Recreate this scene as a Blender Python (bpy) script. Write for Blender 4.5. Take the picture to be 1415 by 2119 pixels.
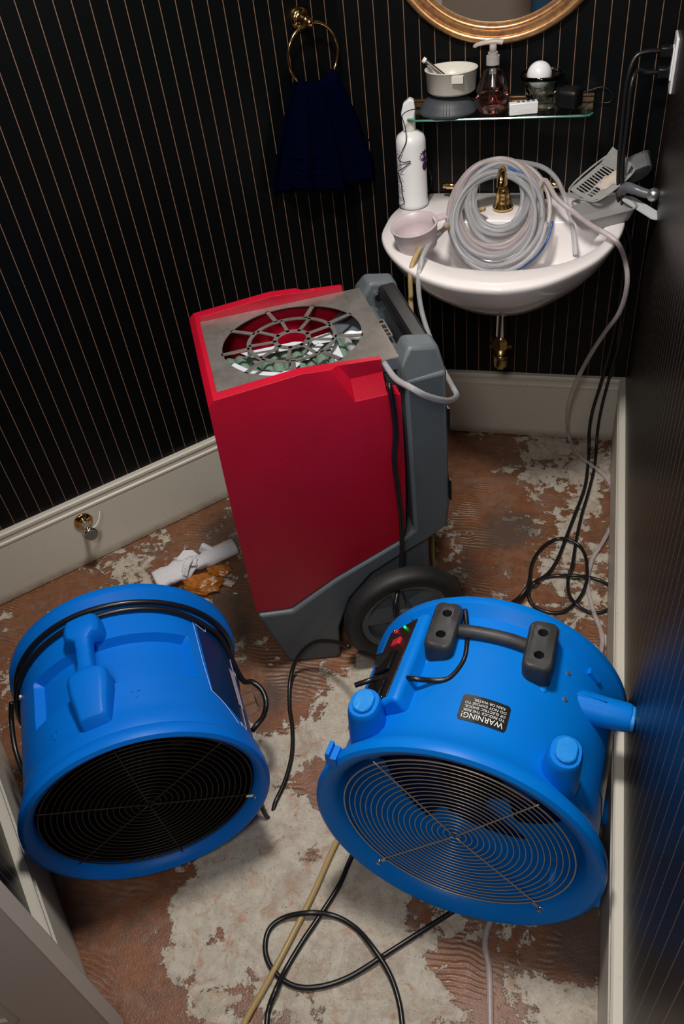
import bpy, bmesh, math, random
from mathutils import Vector, Matrix, noise
R_ = math.radians
rnd = random.Random(7)
for o in list(bpy.data.objects): bpy.data.objects.remove(o)
SC = bpy.context.scene; COL = SC.collection

# ------------------------------------------------------------------ camera
YAW, PIT, ROL = -0.3438, 0.7355, -0.1435
CAM = Vector((-0.17611, -2.30505, 1.76)); FPX = 1700.0
def _axes():
    sy, cy, sp, cp = math.sin(YAW), math.cos(YAW), math.sin(PIT), math.cos(PIT)
    f = Vector((sy*cp, cy*cp, -sp)); r = Vector((cy, -sy, 0)); u = r.cross(f)
    c, s = math.cos(ROL), math.sin(ROL)
    return c*r + s*u, -s*r + c*u, -f
AX, AY, AZ = _axes()
cd = bpy.data.cameras.new('camera'); cam = bpy.data.objects.new('camera', cd); COL.objects.link(cam)
M = Matrix((AX, AY, AZ)).transposed().to_4x4(); M.translation = CAM
cam.matrix_world = M
cd.sensor_fit = 'VERTICAL'; cd.sensor_height = 36; cd.sensor_width = 24
cd.lens = FPX/2119*36; cd.clip_start = 0.02; cd.clip_end = 50
SC.camera = cam
# ------------------------------------------------------------------ light
SC.view_settings.view_transform = 'Standard'; SC.view_settings.look = 'None'
SC.view_settings.gamma = 1; SC.view_settings.use_curve_mapping = False
SC.view_settings.exposure = 0.45
w = bpy.data.worlds.new('world'); SC.world = w; w.use_nodes = True
w.node_tree.nodes['Background'].inputs[0].default_value = (0.9, 0.95, 1, 1)
w.node_tree.nodes['Background'].inputs[1].default_value = 0.008
def area(name, loc, target, size, power, col):
    d = bpy.data.lights.new(name, 'AREA'); d.shape = 'DISK'; d.size = size; d.energy = power; d.color = col
    o = bpy.data.objects.new(name, d); COL.objects.link(o); o.location = loc
    o.rotation_euler = (Vector(target)-Vector(loc)).to_track_quat('-Z', 'Y').to_euler(); return o
area('ceiling_lamp_light', (-0.56, -1.18, 2.38), (-0.5, -1.05, 0), 0.26, 25, (1, 0.94, 0.87))
area('hall_fill_light', (-0.30, -2.62, 2.25), (-0.45, -0.8, 0.1), 0.35, 10.0, (1, 0.95, 0.9))  # fill light added from the hall side; no lamp is seen there

# pixel of the 1415x2119 frame -> point of the place
def ray(px, py):
    return AX*((px-707.5)/FPX) + AY*(-(py-1059.5)/FPX) - AZ
def Pn(px, py, n, c):
    d = ray(px, py); n = Vector(n); return CAM + d*((c-CAM.dot(n))/d.dot(n))
def Z(px, py, z=0.0): return Pn(px, py, (0, 0, 1), z)
def Y(px, py, y=0.0): return Pn(px, py, (0, 1, 0), y)
TH = 0.8135
LD = Vector((-math.cos(TH), -math.sin(TH), 0)); LN = Vector((math.sin(TH), -math.cos(TH), 0)); L0 = Vector((-0.8215, 0, 0))
def Lw(px, py, off=0.0): return Pn(px, py, LN, LN.dot(L0)+off)

# ------------------------------------------------------------------ materials
def mat(name, col, rough=0.5, metal=0.0, **kw):
    m = bpy.data.materials.new(name); m.use_nodes = True
    b = m.node_tree.nodes['Principled BSDF']
    b.inputs['Base Color'].default_value = (*col, 1); b.inputs['Roughness'].default_value = rough; b.inputs['Metallic'].default_value = metal
    for k, v in kw.items(): b.inputs[k.replace('_', ' ')].default_value = v
    return m
def nodes(m): return m.node_tree.nodes, m.node_tree.links, m.node_tree.nodes['Principled BSDF']
def ntex(N, L, scale, detail=4, rough=0.6, vec=None, dist=0.0):
    t = N.new('ShaderNodeTexNoise'); t.inputs['Scale'].default_value = scale; t.inputs['Detail'].default_value = detail
    t.inputs['Roughness'].default_value = rough; t.inputs['Distortion'].default_value = dist
    if vec is not None: L.new(vec, t.inputs['Vector'])
    return t.outputs['Fac']
def ramp(N, L, src, stops, interp='LINEAR'):
    r = N.new('ShaderNodeValToRGB'); r.color_ramp.interpolation = interp
    e = r.color_ramp.elements
    while len(e) < len(stops): e.new(0.5)
    for i, (p, c) in enumerate(stops):
        e[i].position = p; e[i].color = (*c, 1) if len(c) == 3 else c
    L.new(src, r.inputs[0]); return r.outputs[0]
def mix(N, L, f, a, b):
    x = N.new('ShaderNodeMix'); x.data_type = 'RGBA'
    for i, v in ((0, f), (6, a), (7, b)):
        if isinstance(v, bpy.types.NodeSocket): L.new(v, x.inputs[i])
        else: x.inputs[i].default_value = v if i == 0 else (*v, 1)
    return x.outputs[2]
def math_(N, L, op, a, b=0.0, c=0.0):
    x = N.new('ShaderNodeMath'); x.operation = op
    for i, v in enumerate((a, b, c)):
        if isinstance(v, bpy.types.NodeSocket): L.new(v, x.inputs[i])
        else: x.inputs[i].default_value = v
    return x.outputs[0]
def bump(N, L, b, h, strength=0.2, dist=0.002):
    x = N.new('ShaderNodeBump'); x.inputs['Strength'].default_value = strength; x.inputs['Distance'].default_value = dist
    L.new(h, x.inputs['Height']); L.new(x.outputs[0], b.inputs['Normal'])
def coord(N, which='Object'):
    t = N.new('ShaderNodeTexCoord'); return t.outputs[which]
def plastic(name, col, col2, rough=0.45, scale=14, wear=None, bumpy=0.08, thr=(0.62, 0.72), bscale=500):
    m = mat(name, col, rough); N, L, b = nodes(m); v = coord(N)
    c = mix(N, L, ramp(N, L, ntex(N, L, scale, 5, 0.6, v), [(0.35, (0, 0, 0)), (0.75, (1, 1, 1))]), col, col2)
    if wear:
        mp = N.new('ShaderNodeMapping'); mp.inputs['Scale'].default_value = (0.35, 0.35, 1.0); L.new(v, mp.inputs[0])
        f = ramp(N, L, ntex(N, L, 60, 8, 0.75, mp.outputs[0]), [(thr[0], (0, 0, 0)), (thr[1], (1, 1, 1))])
        c = mix(N, L, f, c, wear)
    L.new(c, b.inputs['Base Color'])
    bump(N, L, b, ntex(N, L, bscale, 2, 0.5, v), bumpy, 0.001)
    return m
def glassy(name, col, rough=0.05, ior=1.45, **kw):
    return mat(name, col, rough, 0, Transmission_Weight=1.0, IOR=ior, **kw)

def wallpaper(name, ux, uy, off, sp):
    m = mat(name, (0.004, 0.005, 0.006), 0.38); N, L, b = nodes(m)
    g = N.new('ShaderNodeNewGeometry'); s = N.new('ShaderNodeVectorMath'); s.operation = 'DOT_PRODUCT'
    L.new(g.outputs['Position'], s.inputs[0]); s.inputs[1].default_value = (ux, uy, 0)
    t = math_(N, L, 'ADD', s.outputs['Value'], -off)
    t = math_(N, L, 'DIVIDE', t, sp)
    fr = math_(N, L, 'FRACT', math_(N, L, 'ADD', t, 100.5))
    d = math_(N, L, 'ABSOLUTE', math_(N, L, 'SUBTRACT', fr, 0.5))
    line = math_(N, L, 'LESS_THAN', d, 0.0017/sp*0.55)
    v = coord(N)
    base = mix(N, L, ramp(N, L, ntex(N, L, 900, 2, 0.5, v), [(0.4, (0, 0, 0)), (0.7, (1, 1, 1))]), (0.0007, 0.0011, 0.0015), (0.002, 0.003, 0.0036))
    dust = ramp(N, L, ntex(N, L, 160, 2, 0.5, v), [(0.80, (0, 0, 0)), (0.83, (1, 1, 1))])
    base = mix(N, L, dust, base, (0.05, 0.05, 0.05))
    c = mix(N, L, line, base, (0.20, 0.115, 0.075))
    L.new(c, b.inputs['Base Color'])
    b.inputs['Specular IOR Level'].default_value = 0.22
    return m
SPB = 0.0383
BX0 = -0.1915          # a pinstripe of the back wall runs at this x
M_wall_back = wallpaper('pinstripe_wallpaper_back', 1, 0, BX0, SPB)
M_wall_left = wallpaper('pinstripe_wallpaper_left', LD.x, LD.y, LD.dot(L0)+0.7047*1.1, SPB*1.0167)
M_wall_right = wallpaper('pinstripe_wallpaper_right', 0, 1, 0.01, SPB)
M_wall_near = wallpaper('pinstripe_wallpaper_near', 0.725, -0.688, 0.01, SPB)

def paint(name, col, dirt):
    m = mat(name, col, 0.42); N, L, b = nodes(m); v = coord(N)
    f = ramp(N, L, ntex(N, L, 45, 6, 0.7, v), [(0.62, (0, 0, 0)), (0.8, (1, 1, 1))])
    c = mix(N, L, f, col, dirt)
    sp = ramp(N, L, ntex(N, L, 130, 2, 0.5, v), [(0.76, (0, 0, 0)), (0.79, (1, 1, 1))])
    c = mix(N, L, sp, c, (0.12, 0.08, 0.05))
    g = N.new('ShaderNodeNewGeometry'); sx = N.new('ShaderNodeSeparateXYZ'); L.new(g.outputs['Position'], sx.inputs[0])
    low = math_(N, L, 'SUBTRACT', 1.0, math_(N, L, 'DIVIDE', sx.outputs[2], 0.035))
    low = math_(N, L, 'MULTIPLY', math_(N, L, 'MAXIMUM', low, 0.0), ntex(N, L, 30, 5, 0.7, v))
    c = mix(N, L, math_(N, L, 'MINIMUM', math_(N, L, 'MULTIPLY', low, 1.8), 0.8), c, (0.22, 0.15, 0.10))
    L.new(c, b.inputs['Base Color']); return m
M_trim = paint('trim_paint', (0.56, 0.53, 0.46), (0.34, 0.30, 0.24))
M_door = mat('door_paint', (0.50, 0.45, 0.42), 0.5)
M_hall = mat('hall_paint', (0.42, 0.33, 0.27), 0.7)
M_ceil = mat('ceiling_paint', (0.30, 0.29, 0.27), 0.9)
M_brass = mat('brass', (0.72, 0.47, 0.20), 0.12, 1)
M_brass_d = mat('brass_dull', (0.42, 0.28, 0.11), 0.28, 1)
M_rail = mat('tarnished_rail', (0.16, 0.10, 0.055), 0.4, 0.8)
M_chrome = mat('chrome', (0.62, 0.62, 0.62), 0.1, 1)
M_blackp = mat('black_plastic', (0.005, 0.005, 0.006), 0.4, 0, Specular_IOR_Level=0.25)
M_cord = mat('black_cord_rubber', (0.008, 0.008, 0.009), 0.32)
M_blackrub = plastic('dark_rubber', (0.020, 0.021, 0.023), (0.04, 0.04, 0.042), 0.5, 30, (0.14, 0.12, 0.10), 0.2, (0.66, 0.8))
M_tire = plastic('black_tire', (0.010, 0.010, 0.011), (0.016, 0.016, 0.016), 0.6, 30, (0.10, 0.09, 0.08), 0.2, (0.70, 0.82))
M_red = plastic('red_polyethylene', (0.42, 0.001, 0.020), (0.36, 0.001, 0.016), 0.42, 6, (0.50, 0.09, 0.09), 0.25, (0.655, 0.71), 420)
M_grey = plastic('grey_polyethylene', (0.080, 0.096, 0.108), (0.095, 0.112, 0.125), 0.5, 8, (0.28, 0.26, 0.24), 0.3, (0.72, 0.82), 420)
M_blue = plastic('blue_polyethylene', (0.0, 0.145, 0.62), (0.0, 0.13, 0.56), 0.45, 7, (0.04, 0.32, 0.75), 0.12, (0.70, 0.80), 420)
M_blue2 = plastic('blue_polyethylene_bright', (0.0, 0.185, 0.70), (0.0, 0.17, 0.64), 0.42, 7, (0.10, 0.42, 0.80), 0.12, (0.70, 0.80), 420)
for m_ in (M_blue, M_blue2): nodes(m_)[2].inputs['Specular IOR Level'].default_value = 0.22
M_bluescuff = plastic('blue_polyethylene_scuffed', (0.0, 0.22, 0.72), (0.02, 0.28, 0.74), 0.4, 40, (0.2, 0.55, 0.9), 0.2, (0.58, 0.66))
M_wire = mat('grille_wire', (0.48, 0.42, 0.36), 0.4, 0.6)
M_wire_d = mat('grille_wire_dark', (0.045, 0.030, 0.022), 0.5, 0.5)
M_hub = mat('fan_hub', (0.002, 0.0025, 0.004), 0.6, 0, Specular_IOR_Level=0.1)
M_steel = mat('brushed_steel', (0.42, 0.40, 0.38), 0.36, 0.8)
N, L, b = nodes(M_steel); v = coord(N); mp = N.new('ShaderNodeMapping'); mp.inputs['Scale'].default_value = (400, 4, 4); L.new(v, mp.inputs[0])
L.new(ramp(N, L, ntex(N, L, 6, 3, 0.6, mp.outputs[0]), [(0.3, (0.26,)*3), (0.7, (0.44,)*3)]), b.inputs['Roughness'])
L.new(mix(N, L, ramp(N, L, ntex(N, L, 16, 6, 0.65, v), [(0.35, (0, 0, 0)), (0.7, (1, 1, 1))]), (0.50, 0.48, 0.46), (0.32, 0.29, 0.27)), b.inputs['Base Color'])
M_ceramic = mat('white_ceramic', (0.78, 0.74, 0.74), 0.12, Coat_Weight=0.3)
N, L, b = nodes(M_ceramic); v = coord(N)
L.new(mix(N, L, ramp(N, L, ntex(N, L, 90, 5, 0.7, v), [(0.70, (0, 0, 0)), (0.80, (1, 1, 1))]), (0.78, 0.74, 0.74), (0.40, 0.30, 0.26)), b.inputs['Base Color'])
M_whitep = mat('white_plastic', (0.74, 0.74, 0.76), 0.3)
M_cream = mat('cream_plastic', (0.62, 0.60, 0.54), 0.28)
M_pink = mat('pale_mauve_plastic', (0.50, 0.42, 0.44), 0.4)
M_label = mat('purple_print', (0.06, 0.01, 0.08), 0.5)
M_ink = mat('violet_grey_ink', (0.14, 0.12, 0.24), 0.5)
M_clear = glassy('clear_plastic', (0.92, 0.92, 0.94), 0.06, 1.35)
M_glass = glassy('shelf_glass', (0.72, 0.93, 0.85), 0.02, 1.45)
M_glass2 = glassy('clear_glass', (0.93, 0.97, 0.95), 0.02, 1.45)
M_soap = glassy('pink_soap', (0.93, 0.30, 0.26), 0.05, 1.35)
M_paper = mat('white_paper', (0.66, 0.66, 0.70), 0.8)
N, L, b = nodes(M_paper); v = coord(N); vo = N.new('ShaderNodeTexVoronoi'); vo.inputs['Scale'].default_value = 190; L.new(v, vo.inputs[0])
bump(N, L, b, vo.outputs['Distance'], 0.6, 0.002)
def vinyl(name, col, alpha=0.55, tr=0.6):
    m = mat(name, col, 0.18, 0, Transmission_Weight=tr, IOR=1.2, Subsurface_Weight=0.0); return m
M_vinyl = vinyl('clear_vinyl', (0.80, 0.73, 0.74), tr=0.70)
M_vinyl_b = vinyl('bluish_vinyl', (0.74, 0.75, 0.78), tr=0.72)
M_vinyl_t = vinyl('tan_vinyl', (0.50, 0.36, 0.17), tr=0.25)
M_tubeblue = mat('blue_tube', (0.01, 0.09, 0.30), 0.25)
M_gold = mat('gilded_wood', (0.60, 0.34, 0.15), 0.30, 0.75)
N, L, b = nodes(M_gold); v = coord(N)
L.new(mix(N, L, ramp(N, L, ntex(N, L, 60, 5, 0.7, v), [(0.4, (0, 0, 0)), (0.7, (1, 1, 1))]), (0.62, 0.36, 0.16), (0.38, 0.17, 0.09)), b.inputs['Base Color'])
M_mirror = mat('mirror_glass', (0.85, 0.87, 0.87), 0.01, 1)
M_towel = mat('navy_terry', (0.0008, 0.0016, 0.010), 1.0, 0, Specular_IOR_Level=0.0)
N, L, b = nodes(M_towel); v = coord(N); bump(N, L, b, ntex(N, L, 700, 2, 0.6, v), 0.8, 0.002)
M_foam = plastic('wet_orange_foam', (0.50, 0.16, 0.02), (0.20, 0.07, 0.015), 0.25, 60, (0.62, 0.55, 0.42), 0.5, (0.58, 0.66), 90)
M_coil = plastic('green_coil_fins', (0.10, 0.17, 0.13), (0.16, 0.21, 0.16), 0.6, 30, (0.12, 0.09, 0.06), 0.2, (0.58, 0.7))
M_white = mat('white_sheet', (0.50, 0.52, 0.58), 0.5)
M_black = mat('black_label', (0.012, 0.012, 0.012), 0.35)
M_text = mat('white_print', (0.8, 0.8, 0.8), 0.5)
M_denim = mat('blue_denim', (0.03, 0.09, 0.17), 0.9)
M_led = mat('green_led', (0, 0.3, 0.05), 0.4); nodes(M_led)[2].inputs['Emission Color'].default_value = (0, 1, 0.15, 1); nodes(M_led)[2].inputs['Emission Strength'].default_value = 1.5
M_redp = mat('red_plastic', (0.5, 0.02, 0.03), 0.4)

# floor: concrete with scraped terracotta adhesive
def floor_mat():
    m = mat('scraped_concrete_floor', (0.4, 0.38, 0.33), 0.6); N, L, b = nodes(m); v = coord(N)
    at = N.new('ShaderNodeAttribute'); at.attribute_name = 'adhesive'
    n1 = ntex(N, L, 7, 8, 0.68, v, 0.35); n2 = ntex(N, L, 38, 6, 0.7, v, 0.2); n3 = ntex(N, L, 240, 3, 0.6, v)
    f = math_(N, L, 'ADD', at.outputs['Fac'], math_(N, L, 'MULTIPLY', math_(N, L, 'SUBTRACT', n1, 0.5), 3.4))
    f = math_(N, L, 'ADD', f, math_(N, L, 'MULTIPLY', math_(N, L, 'SUBTRACT', n2, 0.5), 2.2))
    f = math_(N, L, 'ADD', f, math_(N, L, 'MULTIPLY', math_(N, L, 'SUBTRACT', n3, 0.5), 0.5))
    n4 = ntex(N, L, 17, 7, 0.62, v, 0.6)
    f = math_(N, L, 'ADD', f, math_(N, L, 'MULTIPLY', math_(N, L, 'SUBTRACT', n4, 0.5), 4.2))
    k = ramp(N, L, math_(N, L, 'ADD', math_(N, L, 'MULTIPLY', f, 0.5), 0.5), [(0.487, (0, 0, 0)), (0.513, (1, 1, 1))])
    edge = ramp(N, L, math_(N, L, 'ADD', math_(N, L, 'MULTIPLY', f, 0.5), 0.5), [(0.36, (0, 0, 0)), (0.49, (1, 1, 1)), (0.53, (0, 0, 0))])
    conc = mix(N, L, ramp(N, L, n2, [(0.35, (0, 0, 0)), (0.7, (1, 1, 1))]), (0.50, 0.46, 0.39), (0.36, 0.32, 0.26))
    conc = mix(N, L, ramp(N, L, ntex(N, L, 22, 6, 0.7, v, 1.0), [(0.52, (0, 0, 0)), (0.66, (1, 1, 1))]), conc, (0.38, 0.23, 0.15))
    conc = mix(N, L, ramp(N, L, n3, [(0.63, (0, 0, 0)), (0.68, (1, 1, 1))]), conc, (0.10, 0.07, 0.05))
    terr = mix(N, L, ramp(N, L, n2, [(0.3, (0, 0, 0)), (0.7, (1, 1, 1))]), (0.25, 0.098, 0.046), (0.135, 0.056, 0.029))
    terr = mix(N, L, ramp(N, L, ntex(N, L, 12, 5, 0.7, v), [(0.5, (0, 0, 0)), (0.72, (1, 1, 1))]), terr, (0.10, 0.06, 0.040))
    terr = mix(N, L, ramp(N, L, n3, [(0.66, (0, 0, 0)), (0.72, (1, 1, 1))]), terr, (0.55, 0.34, 0.22))  # pale specks: wet highlights painted into the adhesive
    c = mix(N, L, k, conc, terr)
    c = mix(N, L, math_(N, L, 'MULTIPLY', edge, 0.45), c, (0.14, 0.085, 0.055))
    c = mix(N, L, ramp(N, L, ntex(N, L, 9, 8, 0.75, v, 1.5), [(0.50, (0, 0, 0)), (0.62, (0.45,)*3), (0.72, (0, 0, 0))]), c, (0.22, 0.16, 0.12))
    spk = ramp(N, L, ntex(N, L, 150, 4, 0.7, v), [(0.68, (0, 0, 0)), (0.71, (1, 1, 1))])
    c = mix(N, L, math_(N, L, 'MULTIPLY', spk, ramp(N, L, n4, [(0.5, (0, 0, 0)), (0.6, (0.9,)*3)])), c, (0.62, 0.52, 0.44))
    # dark patches at set spots, broken up by noise
    at2 = N.new('ShaderNodeAttribute'); at2.attribute_name = 'dark_patch'
    st = math_(N, L, 'ADD', at2.outputs['Fac'], math_(N, L, 'MULTIPLY', math_(N, L, 'SUBTRACT', ntex(N, L, 16, 7, 0.7, v, 0.5), 0.5), 1.6))
    st = ramp(N, L, st, [(0.26, (0, 0, 0)), (0.75, (1, 1, 1))])
    c = mix(N, L, math_(N, L, 'MULTIPLY', st, 0.75), c, (0.075, 0.06, 0.052))
    # trowel combing
    wv = N.new('ShaderNodeTexWave'); wv.wave_type = 'RINGS'; wv.inputs['Scale'].default_value = 26; wv.inputs['Distortion'].default_value = 14
    wv.inputs['Detail'].default_value = 2; wv.inputs['Detail Scale'].default_value = 0.35
    mp = N.new('ShaderNodeMapping'); mp.inputs['Location'].default_value = (0.55, 0.62, 0); L.new(v, mp.inputs[0]); L.new(mp.outputs[0], wv.inputs[0])
    comb = math_(N, L, 'MULTIPLY', wv.outputs['Fac'], ramp(N, L, ntex(N, L, 6, 3, 0.5, v), [(0.50, (0, 0, 0)), (0.66, (1, 1, 1))]))
    c = mix(N, L, math_(N, L, 'MULTIPLY', math_(N, L, 'MULTIPLY', comb, k), 0.45), c, (0.36, 0.165, 0.085))  # paler crests leave the valleys dark: groove shade painted in
    ridge_glint = math_(N, L, 'MULTIPLY', ramp(N, L, comb, [(0.80, (0, 0, 0)), (0.97, (1, 1, 1))]), ramp(N, L, n2, [(0.55, (0, 0, 0)), (0.62, (1, 1, 1))]))  # shiny wet highlights on the ridges, painted as pale spots
    c = mix(N, L, math_(N, L, 'MULTIPLY', math_(N, L, 'MULTIPLY', ridge_glint, k), 0.9), c, (0.66, 0.45, 0.30))
    L.new(c, b.inputs['Base Color'])
    L.new(mix(N, L, k, (0.62,)*3, (0.36,)*3), b.inputs['Roughness'])
    h = math_(N, L, 'ADD', math_(N, L, 'MULTIPLY', k, 1.0), math_(N, L, 'MULTIPLY', math_(N, L, 'MULTIPLY', comb, k), 0.55))
    h = math_(N, L, 'ADD', h, math_(N, L, 'MULTIPLY', n2, 0.45))
    h = math_(N, L, 'ADD', h, math_(N, L, 'MULTIPLY', n3, 0.25))
    bump(N, L, b, h, 0.85, 0.004)
    return m
M_floor = floor_mat()

# ------------------------------------------------------------------ mesh helpers
def link(name, bm, m=None, parent=None, smooth=False, auto=None):
    me = bpy.data.meshes.new(name); bmesh.ops.recalc_face_normals(bm, faces=bm.faces[:]); bm.to_mesh(me); bm.free()
    o = bpy.data.objects.new(name, me); COL.objects.link(o)
    if m: me.materials.append(m)
    if parent: o.parent = parent
    if smooth or auto is not None:
        for p in me.polygons: p.use_smooth = True
    if auto is not None:
        me.set_sharp_from_angle(angle=R_(auto))
    return o
def tag(o, label, cat, group=None):
    o['label'] = label; o['category'] = cat
    if group: o['group'] = group
    return o
def struct(o): o['kind'] = 'structure'; return o
def thing(name, label, cat, loc=(0, 0, 0), rot=(0, 0, 0), group=None):
    o = bpy.data.objects.new(name, None); COL.objects.link(o); o.location = loc; o.rotation_euler = rot
    o.empty_display_size = 0.05
    return tag(o, label, cat, group)
def bevel_mod(o, wdt, seg=2, ang=35):
    md = o.modifiers.new('bevel', 'BEVEL'); md.width = wdt; md.segments = seg; md.limit_method = 'ANGLE'; md.angle_limit = R_(ang)
    md.harden_normals = False
    for p in o.data.polygons: p.use_smooth = True
    o.data.set_sharp_from_angle(angle=R_(50))
    return o
def box(bm, c, s, rot=None):
    r = bmesh.ops.create_cube(bm, size=1); vs = r['verts']
    mt = Matrix.Translation(Vector(c)) @ (rot.to_4x4() if rot is not None else Matrix.Identity(4)) @ Matrix.Diagonal((*s, 1))
    bmesh.ops.transform(bm, matrix=mt, verts=vs); return vs
def cyl(bm, c, r, h, seg=24, axis='Z', r2=None, rot=None):
    q = bmesh.ops.create_cone(bm, cap_ends=True, segments=seg, radius1=r, radius2=r if r2 is None else r2, depth=h); vs = q['verts']
    rm = {'Z': Matrix.Identity(3), 'X': Matrix.Rotation(R_(90), 3, 'Y'), 'Y': Matrix.Rotation(R_(-90), 3, 'X')}[axis]
    if rot is not None: rm = rot
    bmesh.ops.transform(bm, matrix=Matrix.Translation(Vector(c)) @ rm.to_4x4(), verts=vs); return vs
def prism(bm, pts, d0, d1, plane='XZ'):
    def p3(a, b_, d): return {'XZ': (a, d, b_), 'XY': (a, b_, d), 'YZ': (d, a, b_)}[plane]
    v0 = [bm.verts.new(p3(a, b_, d0)) for a, b_ in pts]; v1 = [bm.verts.new(p3(a, b_, d1)) for a, b_ in pts]
    bm.faces.new(v0); bm.faces.new(v1[::-1]); n = len(pts)
    for i in range(n): bm.faces.new((v0[i], v0[(i+1) % n], v1[(i+1) % n], v1[i]))
    return v0+v1
def lathe(bm, prof, seg=40, mt=None, close=False):
    rings = []
    for r, z in prof:
        if r < 1e-6: rings.append([bm.verts.new((0, 0, z))])
        else: rings.append([bm.verts.new((r*math.cos(2*math.pi*i/seg), r*math.sin(2*math.pi*i/seg), z)) for i in range(seg)])
    pairs = list(zip(rings, rings[1:]))
    if close: pairs.append((rings[-1], rings[0]))
    for a, b_ in pairs:
        for i in range(seg):
            j = (i+1) % seg
            if len(a) == 1 and len(b_) == 1: continue
            if len(a) == 1: bm.faces.new((a[0], b_[i], b_[j]))
            elif len(b_) == 1: bm.faces.new((a[i], a[j], b_[0]))
            else: bm.faces.new((a[i], a[j], b_[j], b_[i]))
    if mt is not None: bmesh.ops.transform(bm, matrix=mt, verts=[v for r in rings for v in r])
def catmull(pts, n=8, closed=False):
    pts = [Vector(p) for p in pts]; out = []; m = len(pts)
    rng = range(m) if closed else range(m-1)
    for i in rng:
        if closed: p0, p1, p2, p3 = pts[(i-1) % m], pts[i], pts[(i+1) % m], pts[(i+2) % m]
        else: p0, p1, p2, p3 = pts[max(i-1, 0)], pts[i], pts[i+1], pts[min(i+2, m-1)]
        for k in range(n):
            t = k/n; t2, t3 = t*t, t*t*t
            out.append(0.5*((2*p1)+(p2-p0)*t+(2*p0-5*p1+4*p2-p3)*t2+(3*p1-p0-3*p2+p3)*t3))
    if not closed: out.append(pts[-1].copy())
    return out
def tube(bm, pts, r, seg=8, closed=False, n=8, smooth=True, rfun=None):
    P = catmull(pts, n, closed) if smooth else [Vector(p) for p in pts]
    m = len(P); rings = []; T0 = None; U = None
    for i, p in enumerate(P):
        if closed: t = P[(i+1) % m]-P[i-1]
        else: t = P[min(i+1, m-1)]-P[max(i-1, 0)]
        if t.length < 1e-9: t = Vector((0, 0, 1))
        t.normalize()
        if U is None:
            U = t.orthogonal().normalized()
        else:
            U = (U - t*U.dot(t)); U = U.normalized() if U.length > 1e-6 else t.orthogonal().normalized()
        V = t.cross(U); rr = rfun(i/(m-1)) if rfun else r
        rings.append([bm.verts.new(p+(U*math.cos(2*math.pi*k/seg)+V*math.sin(2*math.pi*k/seg))*rr) for k in range(seg)])
    for i in range(m if closed else m-1):
        a, b_ = rings[i], rings[(i+1) % m]
        if closed and i == m-1:
            best = min(range(seg), key=lambda s: sum((a[k].co-b_[(k+s) % seg].co).length for k in range(seg)))
            b_ = [b_[(k+best) % seg] for k in range(seg)]
        for k in range(seg):
            bm.faces.new((a[k], a[(k+1) % seg], b_[(k+1) % seg], b_[k]))
    if not closed: bm.faces.new(rings[0][::-1]); bm.faces.new(rings[-1])
    return P
def tube_obj(name, pts, r, m, parent=None, seg=8, closed=False, n=8, rfun=None):
    bm = bmesh.new(); tube(bm, pts, r, seg, closed, n, rfun=rfun); return link(name, bm, m, parent, smooth=True)
def apply_mods(o):
    dg = bpy.context.evaluated_depsgraph_get(); dg.update()
    me = bpy.data.meshes.new_from_object(o.evaluated_get(dg)); old = o.data; o.modifiers.clear(); o.data = me
    bpy.data.meshes.remove(old); return o
def cut(o, cutters):
    for c in cutters:
        md = o.modifiers.new('b', 'BOOLEAN'); md.operation = 'DIFFERENCE'; md.solver = 'EXACT'; md.object = c
    bpy.context.view_layer.update(); apply_mods(o)
    for c in cutters: bpy.data.objects.remove(c)
    return o
def tmp(bm): return link('cutter', bm)
def text_mesh(s, size):
    cu = bpy.data.curves.new('t', 'FONT'); cu.body = s; cu.size = size; cu.align_x = 'LEFT'; cu.resolution_u = 3
    o = bpy.data.objects.new('t', cu); COL.objects.link(o); bpy.context.view_layer.update()
    me = bpy.data.meshes.new_from_object(o.evaluated_get(bpy.context.evaluated_depsgraph_get())); bpy.data.objects.remove(o); return me

# ================================================================== the room
XR, ZC, YB = 0.0, 2.45, -4.2
def wall(name, a, b_, m, z0=0, z1=ZC, th=0.06, side=1):
    a, b_ = Vector((*a, 0)), Vector((*b_, 0)); d = (b_-a).normalized(); n = Vector((-d.y, d.x, 0))*side*th
    bm = bmesh.new(); prism(bm, [(a.x, a.y), (b_.x, b_.y), (b_.x+n.x, b_.y+n.y), (a.x+n.x, a.y+n.y)], z0, z1, 'XY')
    return struct(link(name, bm, m))
# corner of left wall and the near left wall
NA, NB = Vector((-1.225, -1.717, 0)), Vector((-1.081, -1.856, 0)); ND = Vector((LN.x, LN.y, 0))*1.0
ND = Vector((0.7267, -0.6869, 0))
tt = ((L0-NA).dot(LN))/ND.dot(LN); CL = NA + ND*tt          # on the left wall
NE = NA + ND*0.35                                             # where the near wall ends at the doorway
wall('wall_back', (-0.8215, 0), (0.06, 0), M_wall_back, side=1)
wall('wall_left', (CL.x, CL.y), (-0.8215, 0), M_wall_left, side=1)
wall('wall_right', (0, 0), (0, -2.75), M_wall_right, side=1)
wall('wall_near_left', (NE.x, NE.y), (CL.x, CL.y), M_wall_near, side=1)
wall('wall_hall', (0.9, -3.55), (-2.6, -3.55), M_hall, side=1)
wall('wall_hall_left', (-2.5, -3.55), (-2.5, -1.5), M_hall, side=1)
wall('wall_hall_right', (0.85, -2.6), (0.85, -3.55), M_hall, side=1)
bm = bmesh.new(); box(bm, (-0.85, -1.75, ZC+0.03), (3.6, 3.8, 0.06)); struct(link('ceiling', bm, M_ceil))
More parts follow.
